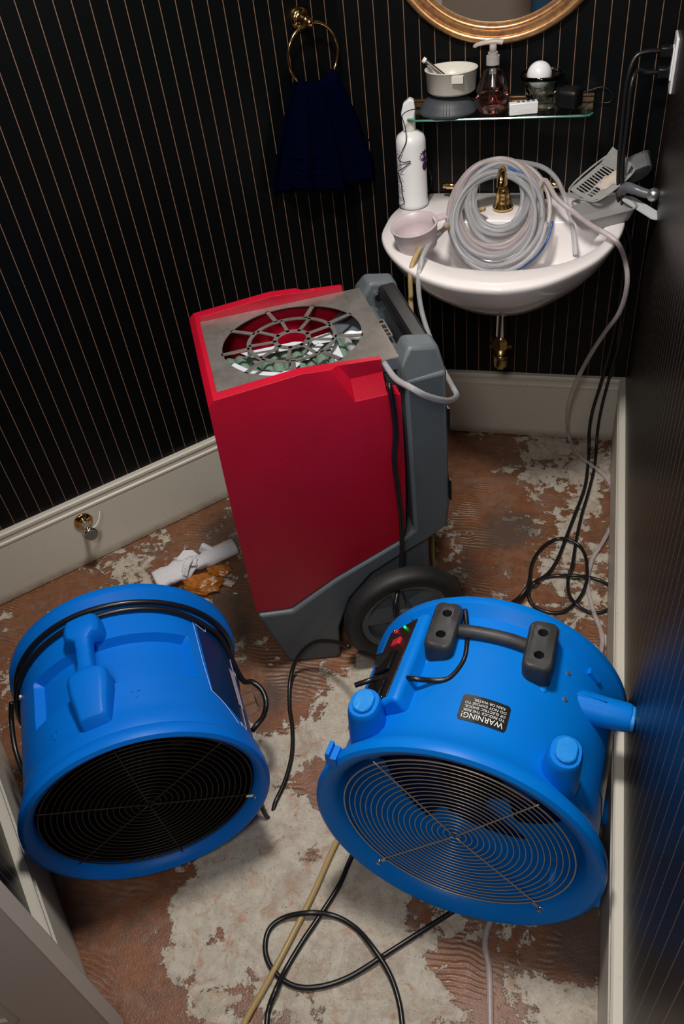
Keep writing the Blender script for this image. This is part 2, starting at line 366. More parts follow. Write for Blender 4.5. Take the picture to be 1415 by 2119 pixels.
# chair rail and panel on the hall wall seen in the mirror
bm = bmesh.new(); box(bm, (-0.8, -3.535, 0.76), (3.0, 0.03, 0.05)); box(bm, (-0.8, -3.54, 0.72), (3.0, 0.02, 0.02))
box(bm, (-0.62, -3.545, 0.62), (0.4, 0.02, 0.012)); struct(link('trim_1', bm, M_hall))

# skirting boards with a moulded cap; section (distance from wall, height)
HB = 0.2392
SKIRT = [(0.0, 0.0), (0.017, 0.0), (0.017, 0.197), (0.020, 0.200), (0.020, 0.206), (0.0155, 0.210), (0.0155, 0.222), (0.019, 0.2265), (0.019, HB-0.004), (0.015, HB), (0.0, HB)]
def skirting(name, a, b_, n, z0=0.004, m0=0.0, m1=0.0):
    a, b_, n = Vector((*a, 0)), Vector((*b_, 0)), Vector((*n, 0)).normalized(); d = (b_-a).normalized(); bm = bmesh.new()
    v0 = [bm.verts.new(a+n*x+d*(x*m0)+Vector((0, 0, z+z0))) for x, z in SKIRT]; v1 = [bm.verts.new(b_+n*x-d*(x*m1)+Vector((0, 0, z+z0))) for x, z in SKIRT]
    bm.faces.new(v0); bm.faces.new(v1[::-1]); k = len(SKIRT)
    for i in range(k): bm.faces.new((v0[i], v0[(i+1) % k], v1[(i+1) % k], v1[i]))
    return struct(link(name, bm, M_trim))
skirting('baseboard_back', (-0.8215, 0), (0, 0), (0, -1), m0=0.43, m1=1)
skirting('baseboard_right', (0, 0), (0, -2.6), (-1, 0), m0=1)
skirting('baseboard_left', (CL.x, CL.y), (-0.8215, 0), (LN.x, LN.y), m0=1, m1=0.43)
skirting('baseboard_near_left', (NE.x, NE.y), (CL.x, CL.y), (0.6869, 0.7267), m1=1)

# floor
def build_floor():
    x0, x1, y0, y1 = -2.6, 0.9, -3.6, 0.05; cs = 0.02
    nx, ny = int((x1-x0)/cs), int((y1-y0)/cs)
    T = [  # px, py, radius m, weight (+ adhesive, - bare)
        (1110, 925, .07, -1), (1190, 965, .10, -1.1), (1130, 990, .05, -.9), (1065, 975, .05, -.8), (1180, 1065, .07, -1), (1060, 1060, .05, -.5),
        (1190, 1140, .09, -.8), (1240, 1230, .08, -.8), (1000, 1120, .10, .6), (1050, 1170, .10, .5), (970, 950, .16, .9), (1060, 1030, .12, .6), (1230, 1100, .05, .6), (1200, 1290, .06, -.6),
        (230, 1170, .09, -1.2), (330, 1120, .06, -.7), (380, 1080, .08, .9), (430, 1050, .09, .6), (150, 1210, .10, .9), (60, 1260, .1, .8), (300, 1140, .05, .6), (470, 1060, .05, -.5),
        (520, 1240, .14, .5), (560, 1330, .12, .4), (480, 1270, .08, .5),
        (690, 1440, .08, -1.3), (760, 1430, .08, -1.2), (740, 1500, .08, -1.1), (640, 1540, .09, -1.4), (570, 1540, .08, -1.2), (700, 1530, .07, -1.2), (750, 1560, .06, -.7),
        (620, 1460, .10, 1.3), (560, 1420, .09, .9), (670, 1370, .08, .7), (640, 1590, .06, 1.2), (690, 1600, .06, 1.2), (560, 1500, .04, .5), (600, 1690, .08, -1.1), (650, 1640, .05, .8),
        (560, 1780, .13, -1.4), (480, 1860, .13, -1.3), (620, 1850, .12, -1.2), (620, 1980, .11, -1.3), (790, 1900, .13, -1.4), (760, 2020, .12, -1.3), (420, 1960, .11, -1.2), (700, 1930, .1, -1.2), (440, 2080, .1, -.9), (700, 2110, .08, -1.0), (880, 2080, .08, -.9),
        (640, 1775, .035, 1.3), (590, 1740, .05, 1.1), (540, 1740, .05, .9), (230, 1890, .11, 1.2), (150, 1950, .13, 1.2), (300, 1880, .06, .8), (290, 2060, .10, 1.4), (350, 2100, .08, 1.2), (210, 2010, .08, 1.0), (540, 1860, .05, 1.2), (460, 1930, .045, 1.2), (480, 2010, .06, 1.1), (560, 1970, .04, .6), (640, 2085, .06, 1.3),
        (870, 1935, .055, 1.3), (950, 2030, .07, 1.2), (860, 1890, .04, 1.0), (1100, 2060, .05, .8), (1020, 2080, .05, .5), (1180, 1940, .06, .9), (1220, 1990, .05, .9), (1060, 1980, .04, .4), (1150, 2100, .09, -.8), (1080, 2010, .07, -.5), (1200, 2080, .08, -.8), (810, 2110, .04, .7)]
    S = [(1030, 1100, .10, .8), (1080, 1090, .06, .6), (1240, 1960, .07, .8), (1215, 1900, .1, .9), (620, 1395, .09, .7), (500, 1300, .09, .6), (440, 1110, .06, .8), (470, 1240, .06, .7), (330, 1060, .04, .5), (560, 1440, .06, .5), (960, 1180, .06, .7), (1160, 1245, .05, .5), (180, 1880, .09, .5), (350, 2030, .05, .3)]
    T = [(Z(a, b_), r, k) for a, b_, r, k in T]; S = [(Z(a, b_), r, k) for a, b_, r, k in S]
    bm = bmesh.new(); la = bm.verts.layers.float.new('adhesive'); ls = bm.verts.layers.float.new('dark_patch'); g = []
    for j in range(ny+1):
        row = []
        for i in range(nx+1):
            p = Vector((x0+i*cs, y0+j*cs, 0)); v = bm.verts.new(p)
            a = 0.22
            for c, r, k in T:
                d2 = ((p.x-c.x)**2+(p.y-c.y)**2)/(r*r)
                if d2 < 6: a += 0.75*k*math.exp(-d2)
            v[la] = a; s = 0
            for c, r, k in S:
                d2 = ((p.x-c.x)**2+(p.y-c.y)**2)/(r*r)
                if d2 < 6: s += k*math.exp(-d2)
            v[ls] = s; row.append(v)
        g.append(row)
    for j in range(ny):
        for i in range(nx): bm.faces.new((g[j][i], g[j][i+1], g[j+1][i+1], g[j+1][i]))
    bmesh.ops.recalc_face_normals(bm, faces=bm.faces[:])
    o = link('floor', bm, M_floor); struct(o)
    if o.data.polygons[0].normal.z < 0: o.data.flip_normals()
build_floor()

# door leaf, standing open against the near left wall
DC = Vector((-0.885, -1.975, 0))
DA = math.atan2(0.6, -1.0)
dr = bpy.data.objects.new('door_1', None); COL.objects.link(dr); dr.location = DC; dr.rotation_euler = (0, 0, R_(200)); struct(dr)
bm = bmesh.new(); box(bm, (0.38, 0, 1.02), (0.76, 0.036, 2.0)); o = link('door_leaf', bm, M_door, dr); bevel_mod(o, 0.003)
bm = bmesh.new()
for zc, hh in ((1.45, 0.72), (0.52, 0.62)):
    for xc in (0.245, 0.575):
        for s in (-1, 1):
            for (a, b_, cx, cz) in ((0.22, 0.014, 0, hh/2), (0.22, 0.014, 0, -hh/2), (0.014, hh, 0.11, 0), (0.014, hh, -0.11, 0)):
                box(bm, (xc+cx, s*0.020, zc+cz), (a, 0.008, b_))
link('panel_moulding', bm, M_door, dr)
bm = bmesh.new()
for s in (-1, 1):
    rr = Matrix.Translation((0.065, s*0.018, 0.86)) @ Matrix.Rotation(R_(-90*s), 4, 'X')
    lathe(bm, [(0, 0), (0.026, 0), (0.026, 0.005), (0.011, 0.010), (0.010, 0.03), (0, 0.03)], 24, rr)
    tube(bm, [(0.065, s*0.048, 0.86), (0.09, s*0.05, 0.864), (0.13, s*0.048, 0.862), (0.165, s*0.046, 0.852)], 0.008)
link('door_handle', bm, M_brass, dr, smooth=True)

# ================================================================== dehumidifier
A = Vector((-0.7007, -1.0395, 0)); TK = R_(28)
DH = thing('dehumidifier', 'tall red and grey wheeled dehumidifier standing upright in front of the sink', 'dehumidifier', A, (0, 0, TK))
DM = Matrix.Translation(A) @ Matrix.Rotation(TK, 4, 'Z')
WD = 0.40
# red cover
def dh_red():
    bm = bmesh.new()
    prof = [(-0.176, 0.245), (-0.095, 0.228), (0.03, 0.30), (0.196, 0.375), (0.214, 0.405), (0.222, 0.60), (0.224, 0.790), (0.196, 0.800), (0.196, 0.868), (0.10, 0.876), (0.03, 0.882), (-0.150, 0.868), (-0.163, 0.856), (-0.170, 0.60)]
    vs = prism(bm, prof, 0.0, WD)
    bmesh.ops.bisect_plane(bm, geom=bm.verts[:]+bm.edges[:]+bm.faces[:], plane_co=(0, 0, 0.775), plane_no=(0.12, 0, 1))
    bmesh.ops.bisect_plane(bm, geom=bm.verts[:]+bm.edges[:]+bm.faces[:], plane_co=(0, 0, 0.52), plane_no=(0, 0, 1))
    for v in bm.verts:
        s = -1 if v.co.y > WD/2 else 1
        if v.co.z > 0.79: v.co.y += s*0.012*(v.co.z-0.775)/0.085
        if v.co.z < 0.5: v.co.y += s*0.012*(0.52-v.co.z)/0.27
    o = link('red_cover', bm, M_red, DH)
    c = []
    bm = bmesh.new(); prism(bm, [(-0.140, 0.15), (0.4, 0.15), (0.4, 1.0), (-0.140, 1.0)], 0.040, WD-0.040); c.append(tmp(bm))
    for s in (0, 1):   # hand scoop in each top edge near the back
        bm = bmesh.new(); lay = []
        for x, k in ((0.080, 1.0), (0.128, 0.0), (0.30, 0.0)):
            up = 0.075*k; poly = [(-0.03, 0.797+up), (0.004, 0.797+up), (0.027, 0.838+up), (0.025, 0.96), (-0.03, 0.96)]
            lay.append([(x, (y if s == 0 else WD-y), z) for y, z in poly])
        rings = [[bm.verts.new(p) for p in l] for l in lay]
        for a, b_ in zip(rings, rings[1:]):
            for i in range(5): bm.faces.new((a[i], a[(i+1) % 5], b_[(i+1) % 5], b_[i]))
        bm.faces.new(rings[0][::-1]); bm.faces.new(rings[-1]); bmesh.ops.recalc_face_normals(bm, faces=bm.faces[:])
        c.append(tmp(bm))
    for q in c: q.matrix_world = DM
    bpy.context.view_layer.update(); cut(o, c)
    bevel_mod(o, 0.009, 3, 25); o.data.materials.clear(); o.data.materials.append(M_red)
    return o
dh_red()
# grey chassis
def dh_grey():
    bm = bmesh.new()
    base = [(-0.178, 0.24), (-0.172, 0.215), (-0.125, 0.02), (-0.10, 0.0), (0.005, 0.0), (0.022, 0.02), (0.022, 0.36), (-0.095, 0.29)]
    base = [(-0.174, 0.240), (-0.168, 0.205), (-0.128, 0.015), (-0.118, 0.0), (0.0, 0.0), (0.012, 0.012), (0.02, 0.12), (0.06, 0.22), (0.12, 0.285), (0.19, 0.32), (0.27, 0.355), (0.318, 0.385), (0.325, 0.45), (0.325, 0.82), (0.235, 0.82), (0.235, 0.395), (0.20, 0.372), (0.03, 0.296), (-0.09, 0.224)]
    prism(bm, base, 0.003, WD-0.003)
    for v in bm.verts:
        s = -1 if v.co.y > WD/2 else 1
        if v.co.x < 0.0 and v.co.z < 0.12: v.co.y += s*0.028*(0.12-v.co.z)/0.12*min(1, -v.co.x/0.12+0.1)
    o = link('grey_chassis', bm, M_grey, DH)
    c = []
    bm = bmesh.new(); prism(bm, [(0.10, 0.44), (0.40, 0.50), (0.40, 0.95), (0.10, 0.95)], 0.085, WD-0.085); c.append(tmp(bm))
    for q in c: q.matrix_world = DM
    bpy.context.view_layer.update(); cut(o, c)
    o.data.materials.clear(); o.data.materials.append(M_grey); bevel_mod(o, 0.008, 3, 25)
    # inner bulkhead under the plate
    bm = bmesh.new(); prism(bm, [(0.15, 0.40), (0.235, 0.40), (0.262, 0.44), (0.262, 0.822), (0.215, 0.838), (0.15, 0.80)], 0.055, WD-0.055)
    o2 = link('inner_bulkhead', bm, M_grey, DH); bevel_mod(o2, 0.008, 2)
    # handle posts
    for s in (0, 1):
        bm = bmesh.new()
        pr_ = [(0.228, 0.80), (0.325, 0.78), (0.326, 0.815), (0.316, 0.872), (0.252, 0.884), (0.232, 0.850)]
        y0, y1 = (0.0035, 0.080) if s == 0 else (WD-0.080, WD-0.0035)
        prism(bm, pr_, y0, y1)
        for v in bm.verts:
            if v.co.z > 0.86:
                if s == 0 and v.co.y < 0.01: v.co.y += 0.022
                if s == 1 and v.co.y > WD-0.01: v.co.y -= 0.022
        o3 = link('handle_post', bm, M_grey, DH); bevel_mod(o3, 0.009, 3, 25)
    # recess marks on the back edge
    for zc in (0.70, 0.50):
        bm = bmesh.new(); box(bm, (0.3252, 0.012, zc), (0.004, 0.03, 0.06)); link('strap_slot', bm, M_blackp, DH)
dh_grey()
bm = bmesh.new(); box(bm, (0.292, WD/2, 0.857), (0.042, WD-0.12, 0.030)); o = link('handle_bar', bm, M_blackp, DH); bevel_mod(o, 0.009, 3)
for yy in (WD-0.088, 0.088):
    bm = bmesh.new(); cyl(bm, (0.266, yy, 0.852), 0.008, 0.016, 12, 'Y'); link('handle_bolt', bm, M_chrome, DH, auto=40)
bm = bmesh.new(); box(bm, (0.2445, WD/2-0.02, 0.8440), (0.016, 0.075, 0.004)); o = link('latch_plate', bm, M_steel, DH)
bm = bmesh.new()
for q in (-0.03, -0.014, 0.004, 0.026): box(bm, (0.2445, WD/2-0.02+q, 0.8464), (0.009, 0.009 if q != 0.004 else 0.014, 0.002))
link('latch_slot', bm, M_blackp, o)
# steel top plate with cut-out fan guard
def dh_plate():
    px0, px1, py0, py1, zt = -0.1455, 0.236, 0.0405, WD-0.0405, 0.856
    cx, cy, RX, RY = 0.043, WD/2, 0.152, 0.141
    n = 96; bm = bmesh.new()
    def edgept(t):
        dx, dy = math.cos(t), math.sin(t)
        ks = []
        if dx > 0: ks.append((px1-cx)/dx)
        if dx < 0: ks.append((px0-cx)/dx)
        if dy > 0: ks.append((py1-cy)/dy)
        if dy < 0: ks.append((py0-cy)/dy)
        k = min(ks); return (cx+dx*k, cy+dy*k)
    angs = [2*math.pi*i/n for i in range(n)]
    for X_, Y_ in ((px0, py0), (px1, py0), (px1, py1), (px0, py1)):
        ca = math.atan2(Y_-cy, X_-cx) % (2*math.pi); i = min(range(n), key=lambda i: abs(angs[i]-ca)); angs[i] = ca
    inn = [bm.verts.new((cx+RX*math.cos(t), cy+RY*math.sin(t), zt)) for t in angs]; out = [bm.verts.new((*edgept(t), zt)) for t in angs]
    for i in range(n): bm.faces.new((inn[i], inn[(i+1) % n], out[(i+1) % n], out[i]))
    def strip(pl, wd):
        P = [Vector((a, b_, zt)) for a, b_ in pl]; L_, R2 = [], []
        for i, p in enumerate(P):
            t = (P[min(i+1, len(P)-1)]-P[max(i-1, 0)]).normalized(); nn = Vector((-t.y, t.x, 0))*wd/2
            L_.append(bm.verts.new(p+nn)); R2.append(bm.verts.new(p-nn))
        for i in range(len(P)-1): bm.faces.new((L_[i], L_[i+1], R2[i+1], R2[i]))
    for fr in (0.62,):
        strip([(cx+RX*fr*math.cos(2*math.pi*i/48), cy+RY*fr*math.sin(2*math.pi*i/48)) for i in range(49)], 0.009)
    for k in range(9):
        t = 2*math.pi*k/9+0.25; f0 = 0.22
        strip([(cx+RX*f0*math.cos(t), cy+RY*f0*math.sin(t)), (cx+RX*0.62*math.cos(t), cy+RY*0.62*math.sin(t))], 0.008)
        t += 0.12
        strip([(cx+RX*0.62*math.cos(t), cy+RY*0.62*math.sin(t)), (cx+RX*1.02*math.cos(t), cy+RY*1.02*math.sin(t))], 0.010)
    strip([(cx+RX*.24*math.cos(2*math.pi*i/24), cy+RY*.24*math.sin(2*math.pi*i/24)) for i in range(25)], 0.010)
    o = link('top_plate', bm, M_steel, DH); md = o.modifiers.new('s', 'SOLIDIFY'); md.thickness = 0.0022; md.offset = 0
    bm = bmesh.new(); box(bm, (0.2165, py0-0.0005, 0.842), (0.038, 0.002, 0.027)); box(bm, (0.2355, WD/2, 0.842), (0.002, py1-py0, 0.027)); link('plate_flange', bm, M_steel, DH)
    for yy in (0.066, WD-0.07):
        bm = bmesh.new(); cyl(bm, (px0-0.001, yy, zt), 0.004, 0.03, 10, 'Y'); link('hinge', bm, M_steel, DH)
dh_plate()
# inside: white torn sheet and green coils
bm = bmesh.new()
for r in range(14):
    x = -0.120+r*0.0235
    tube(bm, [(x-0.006, 0.055, 0.802), (x, 0.10, 0.812), (x+0.004, 0.17, 0.812), (x, 0.235, 0.806), (x-0.004, 0.262, 0.79)], 0.0135, 8, False, 4)
box(bm, (0.03, 0.155, 0.765), (0.32, 0.21, 0.07)); link('green_coils', bm, M_coil, DH, smooth=True)
iv = DM.inverted()
for pl_ in ([(498, 732), (609, 708), (640, 708), (640, 714), (610, 722), (520, 741)], [(640, 702), (683, 688), (694, 706), (650, 714)], [(620, 746), (658, 711), (670, 714), (639, 745)], [(681, 715), (695, 706), (711, 741), (695, 751)], [(478, 757), (486, 752), (520, 768), (583, 772), (612, 750), (622, 752), (598, 781), (575, 787), (507, 777)]):
    bm = bmesh.new(); pts = [iv @ Z(a, b_, 0.832) for a, b_ in pl_]; prism(bm, [(p.x, p.y) for p in pts], 0.8325, 0.8332, 'XY'); link('torn_filter_sheet', bm, M_white, DH)
tube_obj('drain_elbow', [(0.165, 0.205, 0.83), (0.172, 0.19, 0.84), (0.185, 0.18, 0.84), (0.20, 0.19, 0.835)], 0.010, M_whitep, DH)
tube_obj('inner_hose', [(0.165, 0.20, 0.83), (0.162, 0.17, 0.825), (0.178, 0.13, 0.82), (0.19, 0.09, 0.815)], 0.009, M_vinyl_b, DH)
# wheels
for s in (0, 1):
    yc = -0.036 if s == 0 else WD+0.036; sg = -1 if s == 0 else 1
    mt = Matrix.Translation((0.183, yc, 0.155)) @ Matrix.Rotation(R_(90*(1 if s == 0 else -1)), 4, 'X')
    wo = bpy.data.objects.new('wheel', None); COL.objects.link(wo); wo.parent = DH; wo.matrix_local = mt
    bm = bmesh.new(); lathe(bm, [(0.150, -0.022), (0.155, -0.012), (0.155, 0.012), (0.150, 0.022), (0.138, 0.026), (0.118, 0.022), (0.112, 0.010), (0.112, -0.022)], 64, close=True); link('tire', bm, M_tire, wo, smooth=True)
    bm = bmesh.new(); lathe(bm, [(0.113, -0.018), (0.113, 0.012), (0.098, 0.010), (0.094, 0.000), (0.094, -0.018)], 48, close=True)
    lathe(bm, [(0.0, 0.017), (0.030, 0.017), (0.034, 0.012), (0.034, -0.018), (0, -0.018)], 32)
    lathe(bm, [(0.0, -0.014), (0.110, -0.014), (0.110, -0.017), (0, -0.017)], 32)
    for k in range(5):
        t = 2*math.pi*k/5+0.5; rm = Matrix.Rotation(t, 3, 'Z')
        vs = box(bm, (0, 0, 0), (0.07, 0.038, 0.024))
        for v in vs:
            if v.co.z > 0: v.co.y *= 0.6
        bmesh.ops.transform(bm, matrix=rm.to_4x4() @ Matrix.Translation((0.066, 0, -0.002)), verts=vs)
    o = link('wheel_rim', bm, M_grey, wo, auto=35)
    bm = bmesh.new(); cyl(bm, (0, 0, 0.019), 0.018, 0.003, 24); link('washer', bm, M_chrome, wo)
    bm = bmesh.new(); cyl(bm, (0, 0, 0.023), 0.007, 0.008, 6); link('axle_bolt', bm, mat('rusty_bolt', (0.2, 0.06, 0.03), 0.6), wo)
bm = bmesh.new(); cyl(bm, (0.183, WD/2, 0.155), 0.009, WD+0.05, 12, 'Y'); link('axle', bm, M_steel, DH)
bm = bmesh.new(); box(bm, (0.17, WD/2, 0.235), (0.22, WD-0.05, 0.30)); o = link('axle_housing', bm, M_grey, DH); bevel_mod(o, 0.02, 2)
def D(s, w_, z): return DM @ Vector((s, w_, z))
def side(px, py, off=0.012):   # point on the machine's near side
    n = Vector((math.sin(TK), -math.cos(TK), 0)); return Pn(px, py, n, n.dot(A)+off)
pts = [D(0.205, 0.03, 0.80), side(806, 800, .010), side(814, 850), side(818, 900), side(815, 950), side(822, 1010), side(830, 1080), side(831, 1150, .012), side(828, 1200, .03), side(818, 1250, .075), side(821, 1290, .085)]
tag(tube_obj('power_cord', pts, 0.0058, M_cord, seg=10), 'black cord running down the red side of the dehumidifier', 'cord')

# ================================================================== air movers
def fan_shell(R0, Rb, Rk, Ln, recess=None, base=0.16, bump_=None, lip=0.042, slope=0.0):
    """outer surface of the housing: polar grid about the local axis; y 0 = front"""
    prof = [(0.0, R0-0.010), (0.004, R0-0.002), (0.012, R0), (0.024, R0-0.001), (0.034, R0-0.008), (0.05, Rb+0.007), (0.07, Rb+0.001), (0.09, Rb)]
    ys = [0.09+(Ln-0.06-0.09)*i/34 for i in range(1, 35)]
    prof += [(y, Rb) for y in ys]
    prof += [(Ln-0.045, Rb), (Ln-0.035, (Rb+Rk)/2), (Ln-0.026, Rk), (Ln-0.008, Rk), (Ln-0.001, Rk-0.006), (Ln, Rk-0.016)]
    n = 224; bm = bmesh.new(); rings = []
    for y, r in prof:
        ring = []
        for i in range(n):
            a = 2*math.pi*i/n; aa = (a+math.pi) % (2*math.pi)-math.pi       # 0 = top
            rr = r
            if 0.05 < y < Ln-0.02:
                ca, sa = math.cos(aa), math.sin(aa)
                if ca < 0:                                                  # flat base
                    hz = R0-0.012-math.tan(slope)*y; k = hz/-ca
                    if abs(k*sa) > base: k = base/abs(sa)
                    rr = max(rr, k)
                if ca < 0 and slope: rr = min(rr, (R0-0.004-math.tan(slope)*y)/-ca)
                if recess:
                    a0, a1, y0, y1, dp = recess
                    if a0 < math.degrees(aa) < a1 and y0 < y < y1: rr = min(rr, r-dp)
                if bump_:
                    for a0, a1, y0, y1, dp in bump_:
                        if a0 < math.degrees(aa) < a1 and y0 < y < y1: rr = max(rr, r+dp)
            if slope and math.cos(aa) < 0: rr = min(rr, (R0-0.003-math.tan(slope)*y)/-math.cos(aa))
            ring.append(bm.verts.new((rr*math.sin(aa), y, rr*math.cos(aa))))
        rings.append(ring)
    for a, b_ in zip(rings, rings[1:]):
        for i in range(n): bm.faces.new((a[i], a[(i+1) % n], b_[(i+1) % n], b_[i]))
    # inner tunnel
    Ri = R0-lip
    inner = [(Ln, Rk-0.040), (Ln-0.03, Ri-0.004), (0.06, Ri-0.004), (0.028, Ri), (0.010, R0-0.010-lip*0.5), (0.002, R0-0.008-lip*0.2)]
    prev = rings[-1]
    for y, r in inner:
        ring = [bm.verts.new((r*math.sin(2*math.pi*i/n), y, r*math.cos(2*math.pi*i/n))) for i in range(n)]
        for i in range(n): bm.faces.new((prev[i], prev[(i+1) % n], ring[(i+1) % n], ring[i]))
        prev = ring
    for i in range(n): bm.faces.new((prev[i], prev[(i+1) % n], rings[0][(i+1) % n], rings[0][i]))
    return bm
RY90 = Matrix.Rotation(R_(90), 4, 'X')
def grille(root, zc, y, Rg, nr, wires, mw, rw=0.0011, clips=(), name='front_grille'):
    bm = bmesh.new()
    for k in range(1, nr+1):
        r = Rg*k/nr
        if k == 1: r *= 0.9
        tube(bm, [(r*math.sin(t), y, zc+r*math.cos(t)) for t in [2*math.pi*i/72 for i in range(72)]], rw if k < nr else rw*1.6, 5, True, 1, False)
    for d in wires:
        t = R_(d); r1 = Rg*1.04
        tube(bm, [(q*math.sin(t), y-0.0018 if True else y, zc+q*math.cos(t)) for q in (0.004, r1*.5, r1)], rw*1.3, 5, False, 4)
    o = link(name, bm, mw, root, smooth=True)
    for d in clips:
        t = R_(d); bm = bmesh.new()
        rm = Matrix.Translation((Rg*1.04*math.sin(t), y-0.004, zc+Rg*1.04*math.cos(t))) @ Matrix.Rotation(t, 4, 'Y')
        vs = box(bm, (0, 0, 0), (0.008, 0.003, 0.03)); vs += cyl(bm, (0, -0.004, 0.006), 0.0045, 0.006, 12, 'Y')
        bmesh.ops.transform(bm, matrix=rm, verts=vs); link('grille_clip', bm, M_chrome, root, auto=40)
    return o
def innards(root, zc, Rg, Ln, mblade):
    bm = bmesh.new(); lathe(bm, [(0, 0.12), (0.045, 0.122), (0.06, 0.14), (0.062, 0.26), (0, 0.26)], 32, Matrix.Translation((0, 0, zc)) @ Matrix.Rotation(R_(-90), 4, 'X')); link('motor_hub', bm, M_hub, root, smooth=True)
    for k in range(6):
        bm = bmesh.new(); t0 = 2*math.pi*k/6; g = []
        for i in range(7):
            row = []
            for j in range(7):
                r = 0.05+(Rg-0.012-0.05)*i/6; da = (j/6-0.5)*(0.95+0.25*i/6); tw = (j/6-0.5)*(0.10-0.055*i/6)
                row.append(bm.verts.new((r*math.sin(t0+da), 0.17+tw, zc+r*math.cos(t0+da))))
            g.append(row)
        for i in range(6):
            for j in range(6): bm.faces.new((g[i][j], g[i+1][j], g[i+1][j+1], g[i][j+1]))
        o = link('fan_blade', bm, mblade, root, smooth=True); md = o.modifiers.new('s', 'SOLIDIFY'); md.thickness = 0.003
    bm = bmesh.new()
    for k in range(1, 12):
        r = (Rg-0.01)*k/11; tube(bm, [(r*math.sin(t), Ln-0.012, zc+r*math.cos(t)) for t in [2*math.pi*i/48 for i in range(48)]], 0.0015, 4, True, 1, False)
    for d in (0, 60, 120): 
        t = R_(d); tube(bm, [(-(Rg+.004)*math.sin(t), Ln-0.012, zc-(Rg+.004)*math.cos(t)), ((Rg+.004)*math.sin(t), Ln-0.012, zc+(Rg+.004)*math.cos(t))], 0.002, 5, False, 1)
    link('rear_grille', bm, M_blackp, root)
def frame(ang, y, r, zc):
    """matrix: local z radial out, local x tangential (clockwise seen from front), local y along axis to the back"""
    t = R_(ang); rad = Vector((math.sin(t), 0, math.cos(t))); ty = Vector((0, 1, 0)); tx = ty.cross(rad)
    m = Matrix((tx, ty, rad)).transposed().to_4x4(); m.translation = Vector((rad.x*r, y, zc+rad.z*r)); return m
def stadium(w_, l_, n=8):
    r = w_/2; pts = []
    for k in range(n+1): a = math.pi*k/n; pts.append((r*math.cos(a), l_/2-r+r*math.sin(a)))
    for k in range(n+1): a = math.pi+math.pi*k/n; pts.append((r*math.cos(a), -l_/2+r+r*math.sin(a)))
    return pts

# ---- the fan on the right, with black feet
F2 = Vector((-0.306, -1.630, 0.0)); F2Z = R_(-6); Z2 = 0.272; R2 = 0.273
fan2 = thing('air_mover', 'bright blue round air mover with black handle feet and warning sticker, at the right', 'fan', F2, (R_(-4), 0, F2Z), 'portable blue fans on the floor')
fan2.location = F2 + Vector((0, 0, 0.002))
FM2 = Matrix.Translation(fan2.location) @ Matrix.Rotation(F2Z, 4, 'Z') @ Matrix.Rotation(R_(-4), 4, 'X')
fan2.rotation_euler = FM2.to_euler()
RB2 = 0.249
o = link('housing', fan_shell(R2, RB2, 0.270, 0.385, None, 0.17, slope=R_(4)), M_blue2, fan2, auto=42)
grille(fan2, Z2, 0.018, 0.219, 20, (-41, 39, 134, -138), M_wire, 0.00115, (134, -138))
innards(fan2, Z2, 0.215, 0.385, mat('dark_blue_blade', (0.001, 0.006, 0.035), 0.6, 0, Specular_IOR_Level=0.15))
def loft(bm, layers):
    rings = [[bm.verts.new(p) for p in lay] for lay in layers]; n = len(rings[0])
    for a, b_ in zip(rings, rings[1:]):
        for i in range(n): bm.faces.new((a[i], a[(i+1) % n], b_[(i+1) % n], b_[i]))
    bm.faces.new(rings[0][::-1]); bm.faces.new(rings[-1])
def peg(root, ang, y, rb, zc, h=0.085, m=None, scuff=None):
    mt = frame(ang, y, rb-0.01, zc)
    bm = bmesh.new()
    loft(bm, [[(a, b_, z) for a, b_ in stadium(wd, ln, 8)] for wd, ln, z in ((0.066, 0.086, -0.012), (0.060, 0.078, 0.01), (0.050, 0.064, h-0.004), (0.047, 0.061, h))])
    bmesh.ops.transform(bm, matrix=mt, verts=bm.verts[:]); o = link('peg', bm, m or M_blue2, root, auto=40)
    bm = bmesh.new(); loft(bm, [[(a, b_, z) for a, b_ in stadium(wd, ln, 8)] for wd, ln, z in ((0.034, 0.047, h-0.002), (0.034, 0.047, h+0.006), (0.031, 0.044, h+0.008))])
    bmesh.ops.transform(bm, matrix=mt, verts=bm.verts[:]); link('peg_pad', bm, scuff or M_bluescuff, o, auto=40)
def peg2(x, y, z, z0, horiz=False, tilt=0):
    """a straight stub foot: vertical on the shoulders, level on the side"""
    mt = Matrix.Translation((x, y, z)) @ Matrix.Rotation(R_(90 if horiz else tilt), 4, 'Y'); h = z0
    bm = bmesh.new(); loft(bm, [[(a, b_, q) for a, b_ in stadium(wd, ln, 8)] for wd, ln, q in (((0.078, 0.074, -h), (0.068, 0.074, -h*0.55), (0.058, 0.070, -0.012), (0.054, 0.068, -0.004), (0.050, 0.064, 0)) if not horiz else ((0.072, 0.066, -h), (0.058, 0.060, -0.045), (0.052, 0.056, -0.006), (0.048, 0.052, 0)))])
    bmesh.ops.transform(bm, matrix=mt, verts=bm.verts[:]); o = link('peg', bm, M_blue2, fan2, auto=40)
    bm = bmesh.new(); loft(bm, [[(a, b_, q) for a, b_ in stadium(wd, ln, 8)] for wd, ln, q in ((0.036, 0.050, -0.002), (0.036, 0.050, 0.006), (0.032, 0.046, 0.008))])
    bmesh.ops.transform(bm, matrix=mt, verts=bm.verts[:]); link('peg_pad', bm, M_bluescuff, o, auto=40)
peg2(-0.180, 0.072, 0.530, 0.115, tilt=-3); peg2(0.172, 0.074, 0.530, 0.115, tilt=5); peg2(0.270, 0.262, 0.418, 0.10, True); peg2(0.266, 0.075, 0.11, 0.09, True); peg2(0.266, 0.255, 0.11, 0.09, True)
